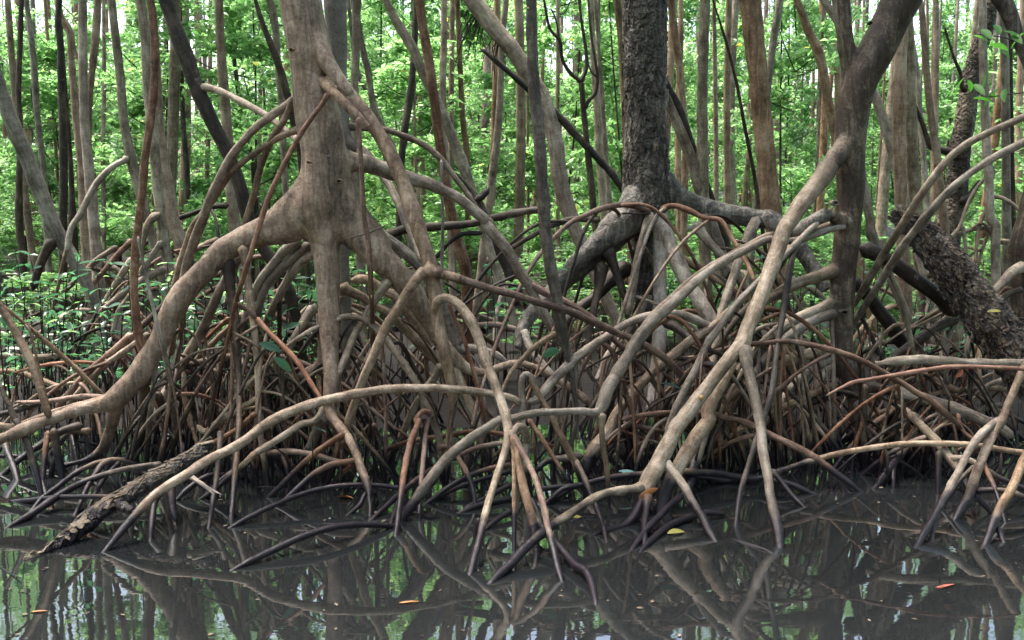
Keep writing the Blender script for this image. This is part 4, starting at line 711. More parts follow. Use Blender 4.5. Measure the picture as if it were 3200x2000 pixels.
flakes(S, 130, .06, fl, 'flake', 15, lift=.16, side=Vector((0, -.3, 1)), lim=.35)
R2 = lambda s, d, m, nm, **k: root(fl, s, d, m, name=nm, **k)
R2('a2 780,590,90 830,612,66 870,630,50 903,645,36', (5.35, 5.2), 'log', 'broken_stub', lump=.3)
R2('a2 1240,390,50 1270,400,40 1350,450,30 1430,500,18 1500,532,6', (5.55, 5.4), 'wood_raw', 'splintered_twig'); R2('a2 1270,405,28 1350,455,20 1440,526,6', (5.5, 5.4), 'wood_raw', 'splintered_twig')
R2('a2 1145,440,70 1152,520,58 1160,600,54 1175,670,44 1188,716,20', (5.5, 5.35), 'root_dark', 'hanging_stub', lump=.2)
pb, S = rough_log('pale_branch', path3d('d1 725,1055,46 770,1050,60 850,1037,65 1000,1025,68 1200,1035,66 1400,1045,64 1600,1050,64 1800,1050,64', (6.45, 6.3)), 'root_pale', 'pale straight dead branch lying level in front of the rotten log', .05, sides=18)
tag(root(None, 'd1 1800,1105,30 1700,1085,28 1500,1075,28 1250,1072,30 1050,1095,32 850,1130,32 700,1155,30 580,1175,26 500,1210,22 390,1268,14', (5.9, 6.0), 'root_orange', name='red_root', f0=0, taper_end=True), 'slender orange-red root arching below the pale dead branch', 'root')
for s, lab in (('b1 600,215,8 680,190,9 760,170,12 820,140,14 875,122,12', 'short dry twig stuck to the broad trunk above the red hanging root'), ('b1 800,190,30 900,175,60 1000,145,56 1150,130,56 1300,120,54 1450,105,56 1600,70,50 c1 0,40,52 100,20,56 200,8,56 c0 270,1380,50', 'dark dead branch lying level behind the arching roots at the centre'),
               ('b1 1210,340,24 1290,250,28 1380,180,30 1530,170,34', 'dark thin arching root under the dead branch at the centre'), ('c1 -60,300,30 0,270,34 150,180,34 300,105,38 450,75,40 600,85,40', 'dark arching root reaching the flaky trunk from the left'),
               ('b0 1330,1150,14 1470,1300,30 1500,1360,66 1540,1440,60 1580,1510,56 b1 1640,260,66 1700,420,66 1728,500,60', 'black rotten branch stub jutting beside the long root, centre')):
    tag(root(None, s, 7.6 if 'stub' in lab else (6.1 if 'twig' in lab else 7.7), 'root_dark', name='dead_branch', f0=0, lump=.18), lab, 'branch')
tag(root(None, 'b0 1475,1350,60 1520,1330,54 1555,1295,48 1575,1265,30', 7.55, 'root_dark', name='dead_branch', f0=0, lump=.25), 'short broken stub pointing up beside the long root, centre', 'branch')
# loose bark on the dark trunk
Sb = [q for q in spline(trB, .03) if .9 < q[0].z < 4.2]
flakes(Sb, 700, .045, tB, 'flake_dark', 8, lift=.3, side=Vector((0, -1, 0))); flakes(Sb, 200, .03, tB, 'flake', 9, lift=.6, side=Vector((0, -1, 0)))
# knots on the broad trunk
def knot(parent, tile, x, y, Y, w, mat='trunk'):
    u, v, ww = parse(f'{tile} {x},{y},{w}')[0]; P, t = at(u, v, Y); r = ww * t / F / 2; V, Fc = [], []
    for i in range(14):
        a = 6.283 * i / 14
        for rr_, yy in ((1.5, .02), (1.05, -.014), (.7, -.004), (.25, .012)): V.append(P + Vector((math.cos(a) * r * rr_ * 1.25, yy, math.sin(a) * r * rr_ * .8)))
    for i in range(14):
        for k in range(3): a, b = i * 4 + k, ((i + 1) % 14) * 4 + k; Fc.append((a, a + 1, b + 1, b))
    Fc.append(tuple(i * 4 + 3 for i in range(14))); return mesh_obj('knot', V, Fc, mat, parent, parent.location)
for x, y, w in ((238, 335, 22), (355, 1095, 20), (560, 1225, 30)): knot(tA, 'b0', x, y, 6.4 - .165 + (.02 if x < 300 or x > 540 else 0), w)
for t_, tl, x, y, Y, w, m_ in ((tC, 'd0', 690, 155, 6.86, 20, 'trunk_red'), (tC, 'd0', 455, 1370, 6.86, 36, 'grey'), (tC, 'd1', 512, 705, 6.84, 34, 'trunk_red')): knot(t_, tl, x, y, Y, w, m_)
def cut_stub(parent, tile, x, y, Y, w):
    u, v, ww = parse(f'{tile} {x},{y},{w}')[0]; P, t = at(u, v, Y); r = ww * t / F / 3
    vv, f, uv, S = tube([(P, r), (P + Vector((.1, -.6, .3)).normalized() * r * 1.4, r * .8)], 9, step=.01, lump=.2, seed=int(x)); mesh_obj('cut_stub', vv, f, 'cut', parent, parent.location, uv)
cut_stub(tC, 'c1', 1270, 1285, 5.87, 60); cut_stub(tE, 'c1', 295, 598, 6.11, 30); cut_stub(tE, 'c0', 108, 60, 6.05, 26); cut_stub(tE, 'c0', 215, 1440, 6.1, 26)
# ------------------------------------------------------------------ forest behind: trunks one can tell apart
def prop_roots(t, S, n, reach, store, mat, seed, zmax=.85, rad=.02, y_min=6.9):
    rr = random.Random(seed); low = [q for q in S if .15 < q[0].z - gz(q[0].x, q[0].y) < zmax]
    if not low: return
    for k in range(n):
        p, r = low[int(len(low) * (rr.random() ** 1.2) * .999)] if low[0][0].z < low[-1][0].z else low[int(len(low) * (1 - rr.random() ** 1.2 * .999)) - 1]
        a = rr.uniform(0, 6.283); d = Vector((math.cos(a), math.sin(a) * .8, 0)); h = p.z - gz(p.x, p.y); L = reach * rr.uniform(.45, 1.2) * (0.45 + h)
        E = p + d * L
        if E.y < y_min: d.y = abs(d.y); E = p + d * L
        ge = gz(E.x, E.y) - .06; rt = rad * rr.uniform(.6, 1.35); b = Vector((rr.uniform(-.08, .08), rr.uniform(-.05, .05), 0))
        up = rr.uniform(.0, .12) * h
        pts = [(p, rt * 1.1), (p + d * L * .22 + Vector((0, 0, up)), rt), (p + d * L * .5 + b + Vector((0, 0, -h * .16)), rt), (p + d * L * .78 + b + Vector((0, 0, -h * .5)), rt * .9), (Vector((E.x, E.y, ge)), rt * .85)]
        root(t, pts, 0, mat, store=store, sides=7, step=.05)
BG = [  # path, depth, bark, roots, label
 ('a0 -90,330,95 30,680,95 90,850,100 170,1030,100 240,1220,105 310,1390,100 a1 350,100,105 400,200,110 470,310,95 560,460,85 620,590,75 650,680,62', 9.5, 'grey', 4, 'pale grey trunk leaning in from the left edge above the seedlings'),
 ('a0 175,-20,30 210,250,40 230,450,44 245,700,44 265,900,40 290,1100,40 305,1300,42 315,1500,44', 13, 'grey', 4, 'thin knobby grey trunk third from the left edge'),
 ('a0 400,-20,42 393,180,44 408,300,50 415,600,50 425,900,52 430,1200,54 425,1500,56 a1 425,200,58', 11, 'root_dark', 3, 'charred black snag with a paler top near the left edge'),
 ('a0 440,600,28 455,800,30 470,1000,32 485,1300,36 a1 490,100,60 500,300,60', 11.6, 'root_dark', 3, 'second thin black stem beside the charred snag'),
 ('a0 385,-20,42 410,110,46 470,210,50 480,400,46 500,600,50 515,800,55 540,1000,60 560,1200,64 570,1512,66 a1 575,200,66 590,400,62', 11.2, 'pink', 4, 'pinkish trunk with a kink near its top, left of the knobby pair'),
 ('a0 558,-20,56 558,300,60 563,600,58 575,900,62 600,1150,68 625,1400,72 a1 630,60,75 650,300,76 665,500,80', 10.3, 'tan', 9, 'straight knobby tan trunk right of the pinkish kinked one'),
 ('a0 662,-20,50 645,250,55 620,500,46 602,720,40 600,1000,40 610,1400,44', 11.6, 'pink', 3, 'pinkish trunk leaning out above the straight knobby tan trunk'),
 ('a0 750,-20,50 780,250,58 810,500,60 835,800,62 880,1050,72 920,1200,70 960,1350,70 1000,1500,66', 9.2, 'grey', 5, 'grey trunk with one root arching off its left side'),
 ('a0 945,-20,66 980,250,70 1000,600,74 1020,800,72 1050,1100,72 1080,1400,75 a1 1110,250,75 1140,400,70 1160,520,62', 8.6, 'grey', 6, 'grey trunk right behind the tall thin aerial root'),
 ('a0 1020,60,44 1045,300,62 1060,700,72 1090,1000,76 1130,1250,84 1170,1500,90 a1 1210,200,95 1235,420,90', 9.6, 'pink', 4, 'smooth pinkish trunk widening downward between aerial root and dark leaning trunk'),
 ('a0 1475,-20,60 1490,300,62 1510,600,70 1535,900,72 1555,1200,75 1580,1500,80 a1 1600,200,78', 10, 'tan', 6, 'straight tan trunk passing behind the dark leaning trunk'),
 ('a0 700,180,24 702,600,30 695,1000,32 700,1400,32', 14, 'grey', 3, 'thin knobby stem between two thicker trunks on the left'),
 ('a0 1225,430,28 1235,800,34 1260,1150,40 1275,1500,42', 13, 'root_dark', 3, 'thin mossy stem left of the dark leaning trunk'),
 ('a0 1110,80,28 1120,400,30 1100,700,28 1110,1200,30', 14, 'grey', 2, 'thin pale stem beside the tall aerial root'),
 ('a0 1525,-20,24 1580,400,30 1620,700,30 1690,1000,30 1728,1400,32', 15, 'root_dark', 2, 'thin dark stem leaning right near the broad trunk'),
 ('a0 145,-20,34 135,300,36 125,600,36 140,900,36 130,1200,44 130,1500,54 a1 150,300,50', 12, 'root_dark', 3, 'dark stem second from the left edge'),
 ('b0 -10,-20,26 10,50,30 60,200,40 140,400,50 200,600,54 250,800,50 290,1000,42 310,1180,40 330,1500,40', 9.5, 'root_dark', 3, 'black thin trunk curving down behind the left side of the broad trunk'),
 ('b0 85,-20,50 110,60,50 132,200,50 145,400,46 170,700,44 190,1100,44', 11, 'grey', 3, 'short seen pale grey trunk left of the broad trunk'),
 ('b0 680,-20,60 675,300,55 665,600,52 666,900,58 670,1200,60 680,1500,60 b1 690,200,60', 8.7, 'grey', 4, 'slim straight grey trunk right of the broad trunk'),
 ('b0 860,-40,50 950,150,60 1060,330,66 1130,500,66 1220,680,66 1300,870,70 1370,1040,74 1420,1180,74 1470,1350,70 1520,1500,66', 9.2, 'grey', 4, 'grey trunk leaning right, crossing behind a reddish one'),
 ('b0 1098,-20,60 1130,200,64 1165,400,66 1200,650,66 1230,900,66 1260,1100,66 1300,1350,72 b1 1330,100,76 1370,250,76 1410,400,76 1420,600,70', 8.2, 'root_red', 5, 'reddish brown straight trunk crossed by a grey leaning one'),
 ('b0 1082,-20,35 1070,300,42 1040,650,50 1000,900,50 980,1100,46 970,1400,46', 12, 'root_dark', 3, 'dim brown trunk leaning left behind the crossing pair'),
 ('b0 1268,-20,40 1268,300,45 1260,500,45 1270,900,42 1300,1200,42 1310,1500,44', 12.2, 'pink', 3, 'thin pinkish trunk right of the reddish brown one'),
 ('b0 1690,-20,40 1660,300,42 1650,600,45 1630,900,50 1600,1150,55 1570,1400,56', 11, 'pink', 4, 'tan trunk curving left at its foot, left of the dark pole'),
 ('b0 1440,-40,120 1560,130,118 1660,250,114 c0 0,330,110 90,470,106 190,620,102 250,800,105 300,1000,106 320,1200,106 370,1380,104 c1 400,80,100 440,180,92 490,290,80', 9.4, 'tan', 4, 'thick smooth grey-tan trunk bending down behind the dark pole'),
 ('b0 700,200,36 725,350,42 760,500,46 790,700,46 850,850,46 920,1000,50 980,1300,50', 11, 'grey', 3, 'grey stem leaning right just past the slim straight trunk'),
 ('b0 1380,500,36 1395,800,40 1420,1000,42 1430,1400,42', 13, 'tan', 2, 'short seen tan stem left of the thick bending trunk'),
 ('b0 620,-20,24 640,150,28 690,500,34 760,640,34 830,900,34', 13, 'grey', 2, 'thin curved stem close to the slim straight grey trunk'),
 ('c0 535,-20,32 550,400,42 575,700,50 590,1000,52 610,1300,55 625,1450,56', 12, 'pink', 4, 'smooth pinkish trunk behind the forked thin stem'),
 ('c0 590,400,26 605,600,30 630,1000,35 660,1380,36', 12.5, 'grey', 3, 'thin grey stem between pinkish trunk and flaky dark trunk'),
 ('c0 708,-20,50 720,100,50 735,250,50 760,700,50 780,1200,50', 11, 'tan', 3, 'tan trunk peeking out left of the flaky dark trunk'),
 ('c0 1070,-20,50 1100,250,55 1130,450,52 1150,700,55 1170,1000,52 1165,1290,50', 11, 'pink', 4, 'ringed pinkish trunk right of the flaky dark trunk'),
 ('c0 1140,-20,34 1140,300,36 1125,600,38 1120,900,42 1125,1250,46', 13, 'tan', 3, 'thin tan trunk crossing the ringed pinkish one'),
 ('c0 1000,480,40 1060,600,46 1130,730,50 1200,940,50 1270,1130,50 1340,1330,50', 9.7, 'root_dark', 2, 'upper thin dark stem of the leaning pair behind the flaky trunk'),
 ('c0 1000,560,50 1060,700,60 1120,850,70 1200,1050,76 1270,1270,86 1310,1400,86', 9.5, 'root', 2, 'lower thicker stem of the leaning pair behind the flaky trunk'),
 ('c0 1305,-20,70 1295,300,72 1285,600,72 1285,900,76 1290,1300,80 1295,1450,82', 9.6, 'grey', 4, 'straight grey trunk midway between flaky trunk and smooth brown trunk'),
 ('c0 1363,-20,26 1370,400,30 1375,800,32 1380,1350,34', 13, 'pink', 3, 'thin pale tan stem just right of the straight grey trunk'),
 ('c0 1350,-20,12 1450,300,20 1520,580,22 1570,850,25 1630,1150,26 1665,1380,30', 9, 'root_dark', 1, 'long thin dark stem slanting toward the smooth brown trunk'),
 ('c0 1605,-40,152 1640,300,138 1670,600,136 1700,900,132 d0 -5,1150,132 25,1430,134 d1 40,100,125 60,300,118', 8.6, 'trunk', 5, 'thick smooth brown trunk with orange streak between flaky and leaning trunks'),
 ('d0 85,-20,50 40,250,52 10,500,46 -20,800,44', 10.5, 'grey', 3, 'dim trunk leaning left right beside the smooth brown trunk'),
 ('d0 190,-20,46 270,200,60 350,380,66 390,600,66 430,800,62 470,1000,60', 10, 'tan', 3, 'tan trunk leaning right toward the forked reddish trunk'),
 ('d0 365,-20,50 460,130,52 560,330,52 680,560,60 720,640,62 790,850,70 840,1020,66 900,1250,64', 9.6, 'tan', 3, 'pale blotched trunk slanting behind the forked reddish trunk'),
 ('d0 650,1290,60 690,1500,62 d1 690,150,70 750,290,62', 9, 'tan', 2, 'short leaning tan stem at the right foot of the forked trunk'),
 ('d0 905,-20,76 905,200,82 890,500,86 885,800,86 890,1100,87 900,1400,88 d1 905,100,88', 8.9, 'pink', 5, 'thick pale tan trunk right of the forked reddish trunk'),
 ('d0 945,-20,56 950,250,64 960,600,76 970,1000,84 1000,1400,90', 9.5, 'grey', 4, 'shaded grey trunk close behind the thick pale tan one'),
 ('d0 1020,-20,38 1035,50,40 1060,350,46 1080,600,48 1110,850,50 1140,1050,52 1170,1350,56 1190,1500,56 d1 1195,150,56', 9.1, 'tan', 4, 'knobby slim tan trunk left of the black dead trunk'),
 ('d0 950,150,38 1000,450,36 1030,800,36 1060,1200,40', 11.5, 'grey', 3, 'thin grey stem between thick pale trunk and knobby slim trunk'),
 ('d0 1450,-20,50 1450,300,55 1460,600,56 1470,900,58 1490,1200,60 1510,1500,62 d1 1530,100,62 1535,300,62', 8.8, 'tan', 5, 'slim grey-tan trunk with pale stilt roots right of the dead trunk'),
 ('d0 1585,50,48 1590,150,52 1600,500,56 1605,900,56 1610,1500,60', 9.2, 'grey', 4, 'pale spotted trunk behind the leaf sprigs near the right edge'),
 ('d0 1635,100,30 1635,300,32 1640,1000,40 1650,1400,42', 10.4, 'root_dark', 3, 'dark thin stem behind the pale spotted trunk'),
]
NEAR_BASES = []
for i, (s, Y, mt, nr, lab) in enumerate(BG):
    rr = random.Random(500 + i)
    pts = path3d(s, (Y, Y + rr.uniform(-.15, .3))); top = pts[0][0].z
    full = extend_down(extend_up(pts, rr.uniform(6.5, 9.5)))
    B = full[-1][0]; t = empty('forest_tree', Vector((B.x, B.y, B.z)), lab, 'tree', 'slim trunks of the forest behind'); NEAR_BASES.append(B)
    SEED[0] += 1; v, f, uv, S = tube(full, 12, step=.045, lump=.06, knots=rr.uniform(.18, .32), seed=SEED[0]); mesh_obj('trunk', v, f, mt, t, B, uv)
    st = []; ROOTS['bg%d' % i] = (t, st)
    prop_roots(t, S, (nr + 1) // 2, 1.0, st, 'root_dark' if mt == 'root_dark' else rr.choice(['root', 'grey', 'root', 'root_red']), 900 + i, y_min=7.6)
    add_crown(t, full[0][0] - Vector((0, 0, 2.2)), CROWN_BIG, 40 + i, .4)
# traced side roots / branches of forest trees
for i, s, Y, mt in ((7, 'a0 870,1060,54 840,1085,40 800,1100,38 720,1160,43 650,1240,46 590,1350,46 540,1450,46 a1 480,140,44 455,300,40', (9.2, 9.0), 'grey'), (8, 'a1 1085,35,70 1050,55,56 1010,90,52 975,170,48 955,260,44 940,400,40', (8.6, 8.5), 'root_pale'),
                    (10, 'a0 1545,1385,36 1450,1395,32 1300,1440,32 1150,1500,30 a1 1050,190,30 900,290,30', (10, 9.6), 'root_dark'), (8, 'a1 1125,405,60 1050,440,46 950,490,44 850,560,42 760,630,42 660,720,40', (8.6, 8.3), 'root'),
                    (8, 'a1 1095,220,36 1020,330,38 950,440,40 880,590,40 800,700,38 760,860,36', (8.6, 8.4), 'root_pale'), (0, 'a1 370,210,70 330,260,66 290,340,62 250,450,58 220,560,52', (9.5, 9.5), 'root_dark'),
                    (5, 'a1 660,360,50 720,385,40 800,420,36 860,500,30', (10.3, 10.1), 'root_pale'), (5, 'a1 900,210,38 780,330,38 680,450,38 590,560,36', (9.9, 9.8), 'root_red'), (5, 'a1 800,260,36 680,330,36 560,440,36 430,570,34', (9.9, 9.8), 'root'),
                    (8, 'a1 900,330,44 820,450,44 740,580,42 690,680,40', (8.6, 8.6), 'grey'), (9, 'a1 1480,210,40 1350,265,42 1230,330,42 1180,430,40', (9.4, 9.0), 'root'),
                    (47, 'd0 1480,1185,28 1440,1230,25 1400,1280,26 1340,1400,26 d1 1290,130,26 1225,205,24', (8.8, 8.6), 'root_pale'), (47, 'd0 1505,1330,28 1560,1330,26 1640,1370,26 1728,1450,24', (8.8, 8.6), 'root_pale'), (47, 'd1 1500,120,32 1480,190,28 1440,300,26 1420,390,24', (8.8, 8.7), 'root_pale'), (47, 'd1 1490,130,34 1380,145,30 1290,175,28 1220,210,28', (8.8, 8.6), 'root_pale'), (47, 'd1 1550,228,34 1640,228,30 1728,235,30', (8.8, 8.8), 'root_pale'),
                    (47, 'd0 1500,1360,26 1460,1440,26 d1 1420,150,26 1400,380,24', (8.8, 8.6), 'root_pale'), (47, 'd1 1310,110,26 1330,230,26 1340,340,24', (8.65, 8.7), 'root_pale')):
    t, st = ROOTS['bg%d' % i]; root(t, s, Y, mt, store=st, sides=9)
# beard of fine dead air roots under the thick bending trunk
t, st = ROOTS['bg24']; q = random.Random(4); V, Fc = [], []
for i in range(34):
    f = q.random(); u, v, _ = parse('b0 %f,%f,1' % (1420 + 240 * f, 60 + 230 * f))[0]; p = at(u, v, 9.4)[0]; L = q.uniform(.1, .42); d = Vector((q.uniform(-.5, .1), q.uniform(-.2, .2), -1))
    vv, ff, uv, S = tube([(p, .004), (p + d * L * .5 + Vector((-.02, 0, 0)), .0035), (p + d * L, .0015)], 5, step=.05, seed=i); k = len(V); V += vv; Fc += [tuple(a + k for a in b) for b in ff]
mesh_obj('fine_air_roots', V, Fc, 'root_dark', t, t.location)['kind'] = 'stuff'
# forked thin stem
pts = extend_down(path3d('c0 465,540,36 480,700,38 495,850,40 520,1100,42 550,1400,46', 10)); B = pts[-1][0]
t = empty('forked_tree', B, 'thin dark stem forking like a Y left of the flaky trunk', 'tree'); root(t, pts, 0, 'root_dark', name='trunk', f0=0)
for s in ('c0 468,560,30 440,530,28 400,500,26 340,400,25 320,270,25 260,200,20 215,0,17 200,-60,15', 'c0 466,560,30 480,520,28 500,470,26 500,350,25 470,150,20 450,-20,18', 'c0 488,740,30 510,690,27 560,630,26 578,520,23 560,400,20 530,200,17 515,-20,15', 'c0 318,275,14 300,150,12 265,60,10', 'c0 578,520,16 540,490,12 510,420,10'): root(t, s, 10, 'root_dark', name='branch', sides=8)
add_crown(t, pts[0][0] + Vector((0, .2, 2.2)), CROWN_BIG, 77, .4)
# black dead trunk at right
pts = path3d('d0 1520,-60,90 1500,60,95 1470,200,104 1400,400,112 1360,600,122 1330,800,130 1300,1000,140 1280,1200,150 1255,1400,168 d1 1210,100,180 1190,300,190', (9.9, 9.9)); pts = extend_down(extend_up(pts, 5.2))
t, S = rough_log('rotting_tree', pts, 'trunk_dark', 'black rotting dead trunk leaning right among slim trunks, upper right', .06, sides=20); t['category'] = 'tree'
for s in ('d0 1260,1080,90 1230,1030,62 1180,1015,46 1100,990,40 1070,920,36 1040,830,34 990,710,28 930,570,22', 'd0 1290,1370,80 1340,1345,60 1400,1270,42 1430,1210,20', 'd0 1340,620,40 1310,585,30 1300,500,24 1260,400,22 1190,180,16'): root(t, s, 9.8, 'root_dark', name='branch', lump=.18)
# dark leaning dead pole
tag(root(None, 'b0 1515,325,24 1620,410,38 c0 50,550,40 280,750,46 430,910,52 570,1060,50 680,1180,50 760,1290,45 850,1400,45', 10, 'root_dark', name='leaning_pole', f0=0, lump=.2), 'long dark dead pole slanting behind the dark pole to the flaky trunk', 'pole')
# top right corner limb
pts = extend_down(extend_up(path3d('d0 1540,-60,112 1600,30,112 1640,120,110 1690,260,102 1760,400,98 1830,600,96', 6.9), 5)); t = empty('leaning_tree', pts[-1][0], 'smooth brown limb crossing the top right corner', 'tree'); root(t, pts, 0, 'trunk_red', name='trunk', f0=0, sides=14); add_crown(t, pts[0][0], CROWN_BIG, 61, .5)
for key, dz, sc_ in (('A', 0, .62), ('B', 0, .62), ('C', 0, .6), ('A2', 0, .5), ('H', 0, .5), ('E', 0, .45), ('D', 0, .7), ('L', 0, .7), ('R', 0, .7)):
    t, st = ROOTS[key]
    P = {'A': trA[0][0], 'B': trB[0][0], 'C': trC[0][0], 'A2': p2[0][0]}.get(key)
    if P is None: P = st[0][0][0][0] if key in ('H', 'E') else Vector((t.location.x * .98, t.location.y, 6.0))
    add_crown(t, P - Vector((0, 0, .6)), CROWN_BIG, len(key) * 3 + ord(key[0]), sc_)

# ------------------------------------------------------------------ secondary tangle: rootlets springing off the traced roots
def tangle(key, n, seed, ylim, mats, rad=(.007, .017), zr=(.15, 1.0), reach=1.0):
    t, st = ROOTS[key]; rr = random.Random(seed); cand = [(S[i][0], S[i][1], ow) for S, ow in st for i in range(3, len(S) - 3, 4) if zr[0] < S[i][0].z < zr[1] and S[i][0].y > ylim - .05]
    for _ in range(n):
        if not cand: return
        p, r, ow = rr.choice(cand); a = rr.uniform(0, 6.283); d = Vector((math.cos(a), math.sin(a) * .7, 0)); L = reach * rr.uniform(.25, 1.1) * (0.5 + p.z * .7)
        E = p + d * L
        if E.y < ylim: d.y = abs(d.y); E = p + d * L
        rt = min(rr.uniform(*rad), r * .7); ge = gz(E.x, E.y) - .05; bow = rr.uniform(.02, .30) * p.z; bx = Vector((rr.uniform(-.05, .05), rr.uniform(-.05, .05), 0)); h = p.z - ge
        pts = [(p + d * L * f + bx * math.sin(math.pi * f) + Vector((0, 0, -h * f ** 1.15 + bow * math.sin(math.pi * f ** .9))), rt * (1 - .15 * f)) for f in (0, .2, .45, .72, 1)]
        root(ow, pts, 0, rr.choice(mats), sides=7, step=.04, store=st if rr.random() < .4 else None, name='rootlet', base=t.location, owner=ow)
ml = ['root', 'root_dark', 'root_red', 'root_red', 'root_dark', 'root', 'root_red', 'root_dark']
tangle('A', 150, 1, 6.15, ml); tangle('C', 140, 2, 6.2, ml); tangle('B', 26, 3, 7.0, ml, (.008, .022), (.15, 1.6)); tangle('R', 44, 4, 6.2, ml, zr=(.1, .7)); tangle('L', 16, 5, 6.3, ml, zr=(.1, .9)); tangle('H', 6, 6, 7.0, ml); tangle('A2', 24, 7, 7.0, ml, zr=(.2, 1.6))
tangle('D', 44, 21, 6.7, ml, (.007, .016), (.15, 1.2)); tangle('R', 20, 22, 6.5, ml, zr=(.1, .9)); tangle('A', 70, 11, 5.9, ml, (.006, .012), (.2, .9), .22); tangle('C', 60, 12, 5.95, ml, (.006, .012), (.2, .9), .22); tangle('R', 14, 13, 6.0, ml, (.006, .011), (.2, .6), .2)
for i in (0, 5, 7, 8, 9, 10, 18, 20, 24, 38, 43, 47): tangle('bg%d' % i, 5, 60 + i, 7.6, ml, (.008, .02), (.15, 1.5))

# ------------------------------------------------------------------ deep forest: slim trees and leafy saplings
def slim_trunk_mesh(seed, H, r, mat):
    rr = random.Random(seed); lx, ly = rr.uniform(-.10, .10), rr.uniform(-.06, .06); pts = []
    for k in range(9):
        z = -.15 + (H + .15) * k / 8; pts.append((Vector((lx * z + .06 * math.sin(z * .9 + seed), ly * z + .05 * math.cos(z * .8 + seed), z)), r * (1.15 - .6 * k / 8)))
    v, f, uv, S = tube(pts, 8, step=.12, lump=.06, knots=.35, seed=seed); o = mesh_obj('trunk', v, f, mat, None, None, uv); me = o.data; bpy.data.objects.remove(o); return me, S
def twigs_mesh(seed, H, n, z0):
    rr = random.Random(seed); V, Fc = [], []
    for _ in range(n):
        z = rr.uniform(z0, H * .95); a = rr.uniform(0, 6.28); L = rr.uniform(.4, 1.0); d = Vector((math.cos(a), math.sin(a), rr.uniform(.2, .9))); p = Vector((0, 0, z)); r = rr.uniform(.005, .011)
        v, f, uv, S = tube([(p, r), (p + d * L * .5 + Vector((0, 0, -.04)), r * .8), (p + d * L + Vector((0, 0, .08)), r * .4)], 5, step=.15, seed=seed); k = len(V); V += v; Fc += [tuple(i + k for i in q) for q in f]
    o = mesh_obj('twigs', V, Fc, 'root_dark'); me = o.data; bpy.data.objects.remove(o); return me
TR = [slim_trunk_mesh(70 + i, 9.0, (.05, .065, .08, .045, .06, .055)[i], ('tan', 'grey', 'pink', 'grey', 'tan', 'pink')[i]) for i in range(6)]
SP = [slim_trunk_mesh(90 + i, 4.6, (.014, .018, .022, .016)[i], ('grey', 'root_dark', 'tan', 'root_dark')[i]) for i in range(4)]
TW = [twigs_mesh(30 + i, 4.4, 16, .5) for i in range(3)]
def child(me, parent, name, loc=(0, 0, 0), rz=0, s=(1, 1, 1), stuff=False):
    o = bpy.data.objects.new(name, me); col.objects.link(o); o.parent = parent; o.location = loc; o.rotation_euler = (0, 0, rz); o.scale = s
    if stuff: o['kind'] = 'stuff'
    return o
rr = random.Random(31); placed = []
def spot(y0, y1, dmin, half=.60):
    for _ in range(200):
        y = y0 + (y1 - y0) * rr.random() ** .85; x = rr.uniform(-1, 1) * (half * y + 1.5)
        if all((x - a) ** 2 + (y - b) ** 2 > dmin * dmin for a, b in placed): placed.append((x, y)); return x, y
    return x, y
placed += [(b.x, b.y) for b in NEAR_BASES]
def where(x, y):
    u = CX + F * x / y
    for lim, ph in ((480, 'by the left edge'), (900, 'left of the broad smooth trunk'), (1330, 'just right of the broad smooth trunk'), (1700, 'left of the dark centre pole'), (2000, 'between dark pole and flaky trunk'), (2330, 'right of the flaky dark trunk'), (2650, 'left of the forked reddish trunk'), (2950, 'right of the forked reddish trunk')):
        if u < lim: return ph
    return 'by the right edge'
for i in range(225):
    x, y = spot(11.8, 32, .36); t = empty('forest_tree', (x, y, gz(x, y)), 'slim far forest trunk among bright leaves, ' + where(x, y), 'tree', 'far slim trunks ' + where(x, y))
    me, S = TR[i % 6]; s = rr.uniform(.3, 1.05); child(me, t, 'trunk', rz=rr.uniform(0, 6.28), s=(s, s, 1))
    if i % 7 < 1 or y > 23: child(CROWN_BIG[i % 4], t, 'crown', (0, 0, rr.uniform(5.4, 7.2)), rr.uniform(0, 6.28), (.5, .5, .6), True)
for i in range(150):
    x, y = spot(11.5, 30, .48); t = empty('leafy_sapling', (x, y, gz(x, y)), ('slender leafy sapling in the far understorey, ' if y > 20 else 'leafy sapling at the near edge of the green, ') + where(x, y), 'sapling', ('far' if y > 20 else 'near') + ' saplings ' + where(x, y))
    me, S = SP[i % 4]; h = rr.uniform(.55, 1.1); child(me, t, 'stem', rz=rr.uniform(0, 6.28), s=(1, 1, h)); a = rr.uniform(0, 6.28)
    child(TW[i % 3], t, 'twigs', rz=a, s=(1, 1, h), stuff=True); child(COLUMN[i % 6], t, 'foliage', (0, 0, rr.uniform(.15, .6)), a, (1, 1, h), True)
for i in range(80):
    x, y = spot(9.8, 19, .4, .52); t = empty('low_shrub', (x, y, gz(x, y)), 'low leafy shrub on the forest floor, ' + where(x, y), 'shrub', 'low shrubs ' + where(x, y)); h = rr.uniform(.14, .26)
    child(SP[i % 4][0], t, 'stem', s=(.5, .5, h)); child(COLUMN[i % 6], t, 'foliage', (0, 0, .08), rr.uniform(0, 6.28), (.55, .55, h), True)
rs = np.random.RandomState(5); n = 36000
Yc = rs.uniform(30, 46, n); Xc = rs.uniform(-1, 1, n) * (Yc * .62 + 3); Zc = rs.uniform(0, 1, n) ** 1.1 * 19
keep = np.array([noise.noise((x * .22, y * .22, z * .3)) + .35 * noise.noise((x * .9, y * .9, z * .9)) > -.09 + .006 * max(0, z - 3) for x, y, z in zip(Xc, Yc, Zc)]); C = np.stack([Xc, Yc, Zc], 1)[keep]
V, T = leaf_cloud(C, rs.normal(size=(len(C), 3)) * .6 + np.array([0, -.2, .8]), 7, .12, .22, rs)
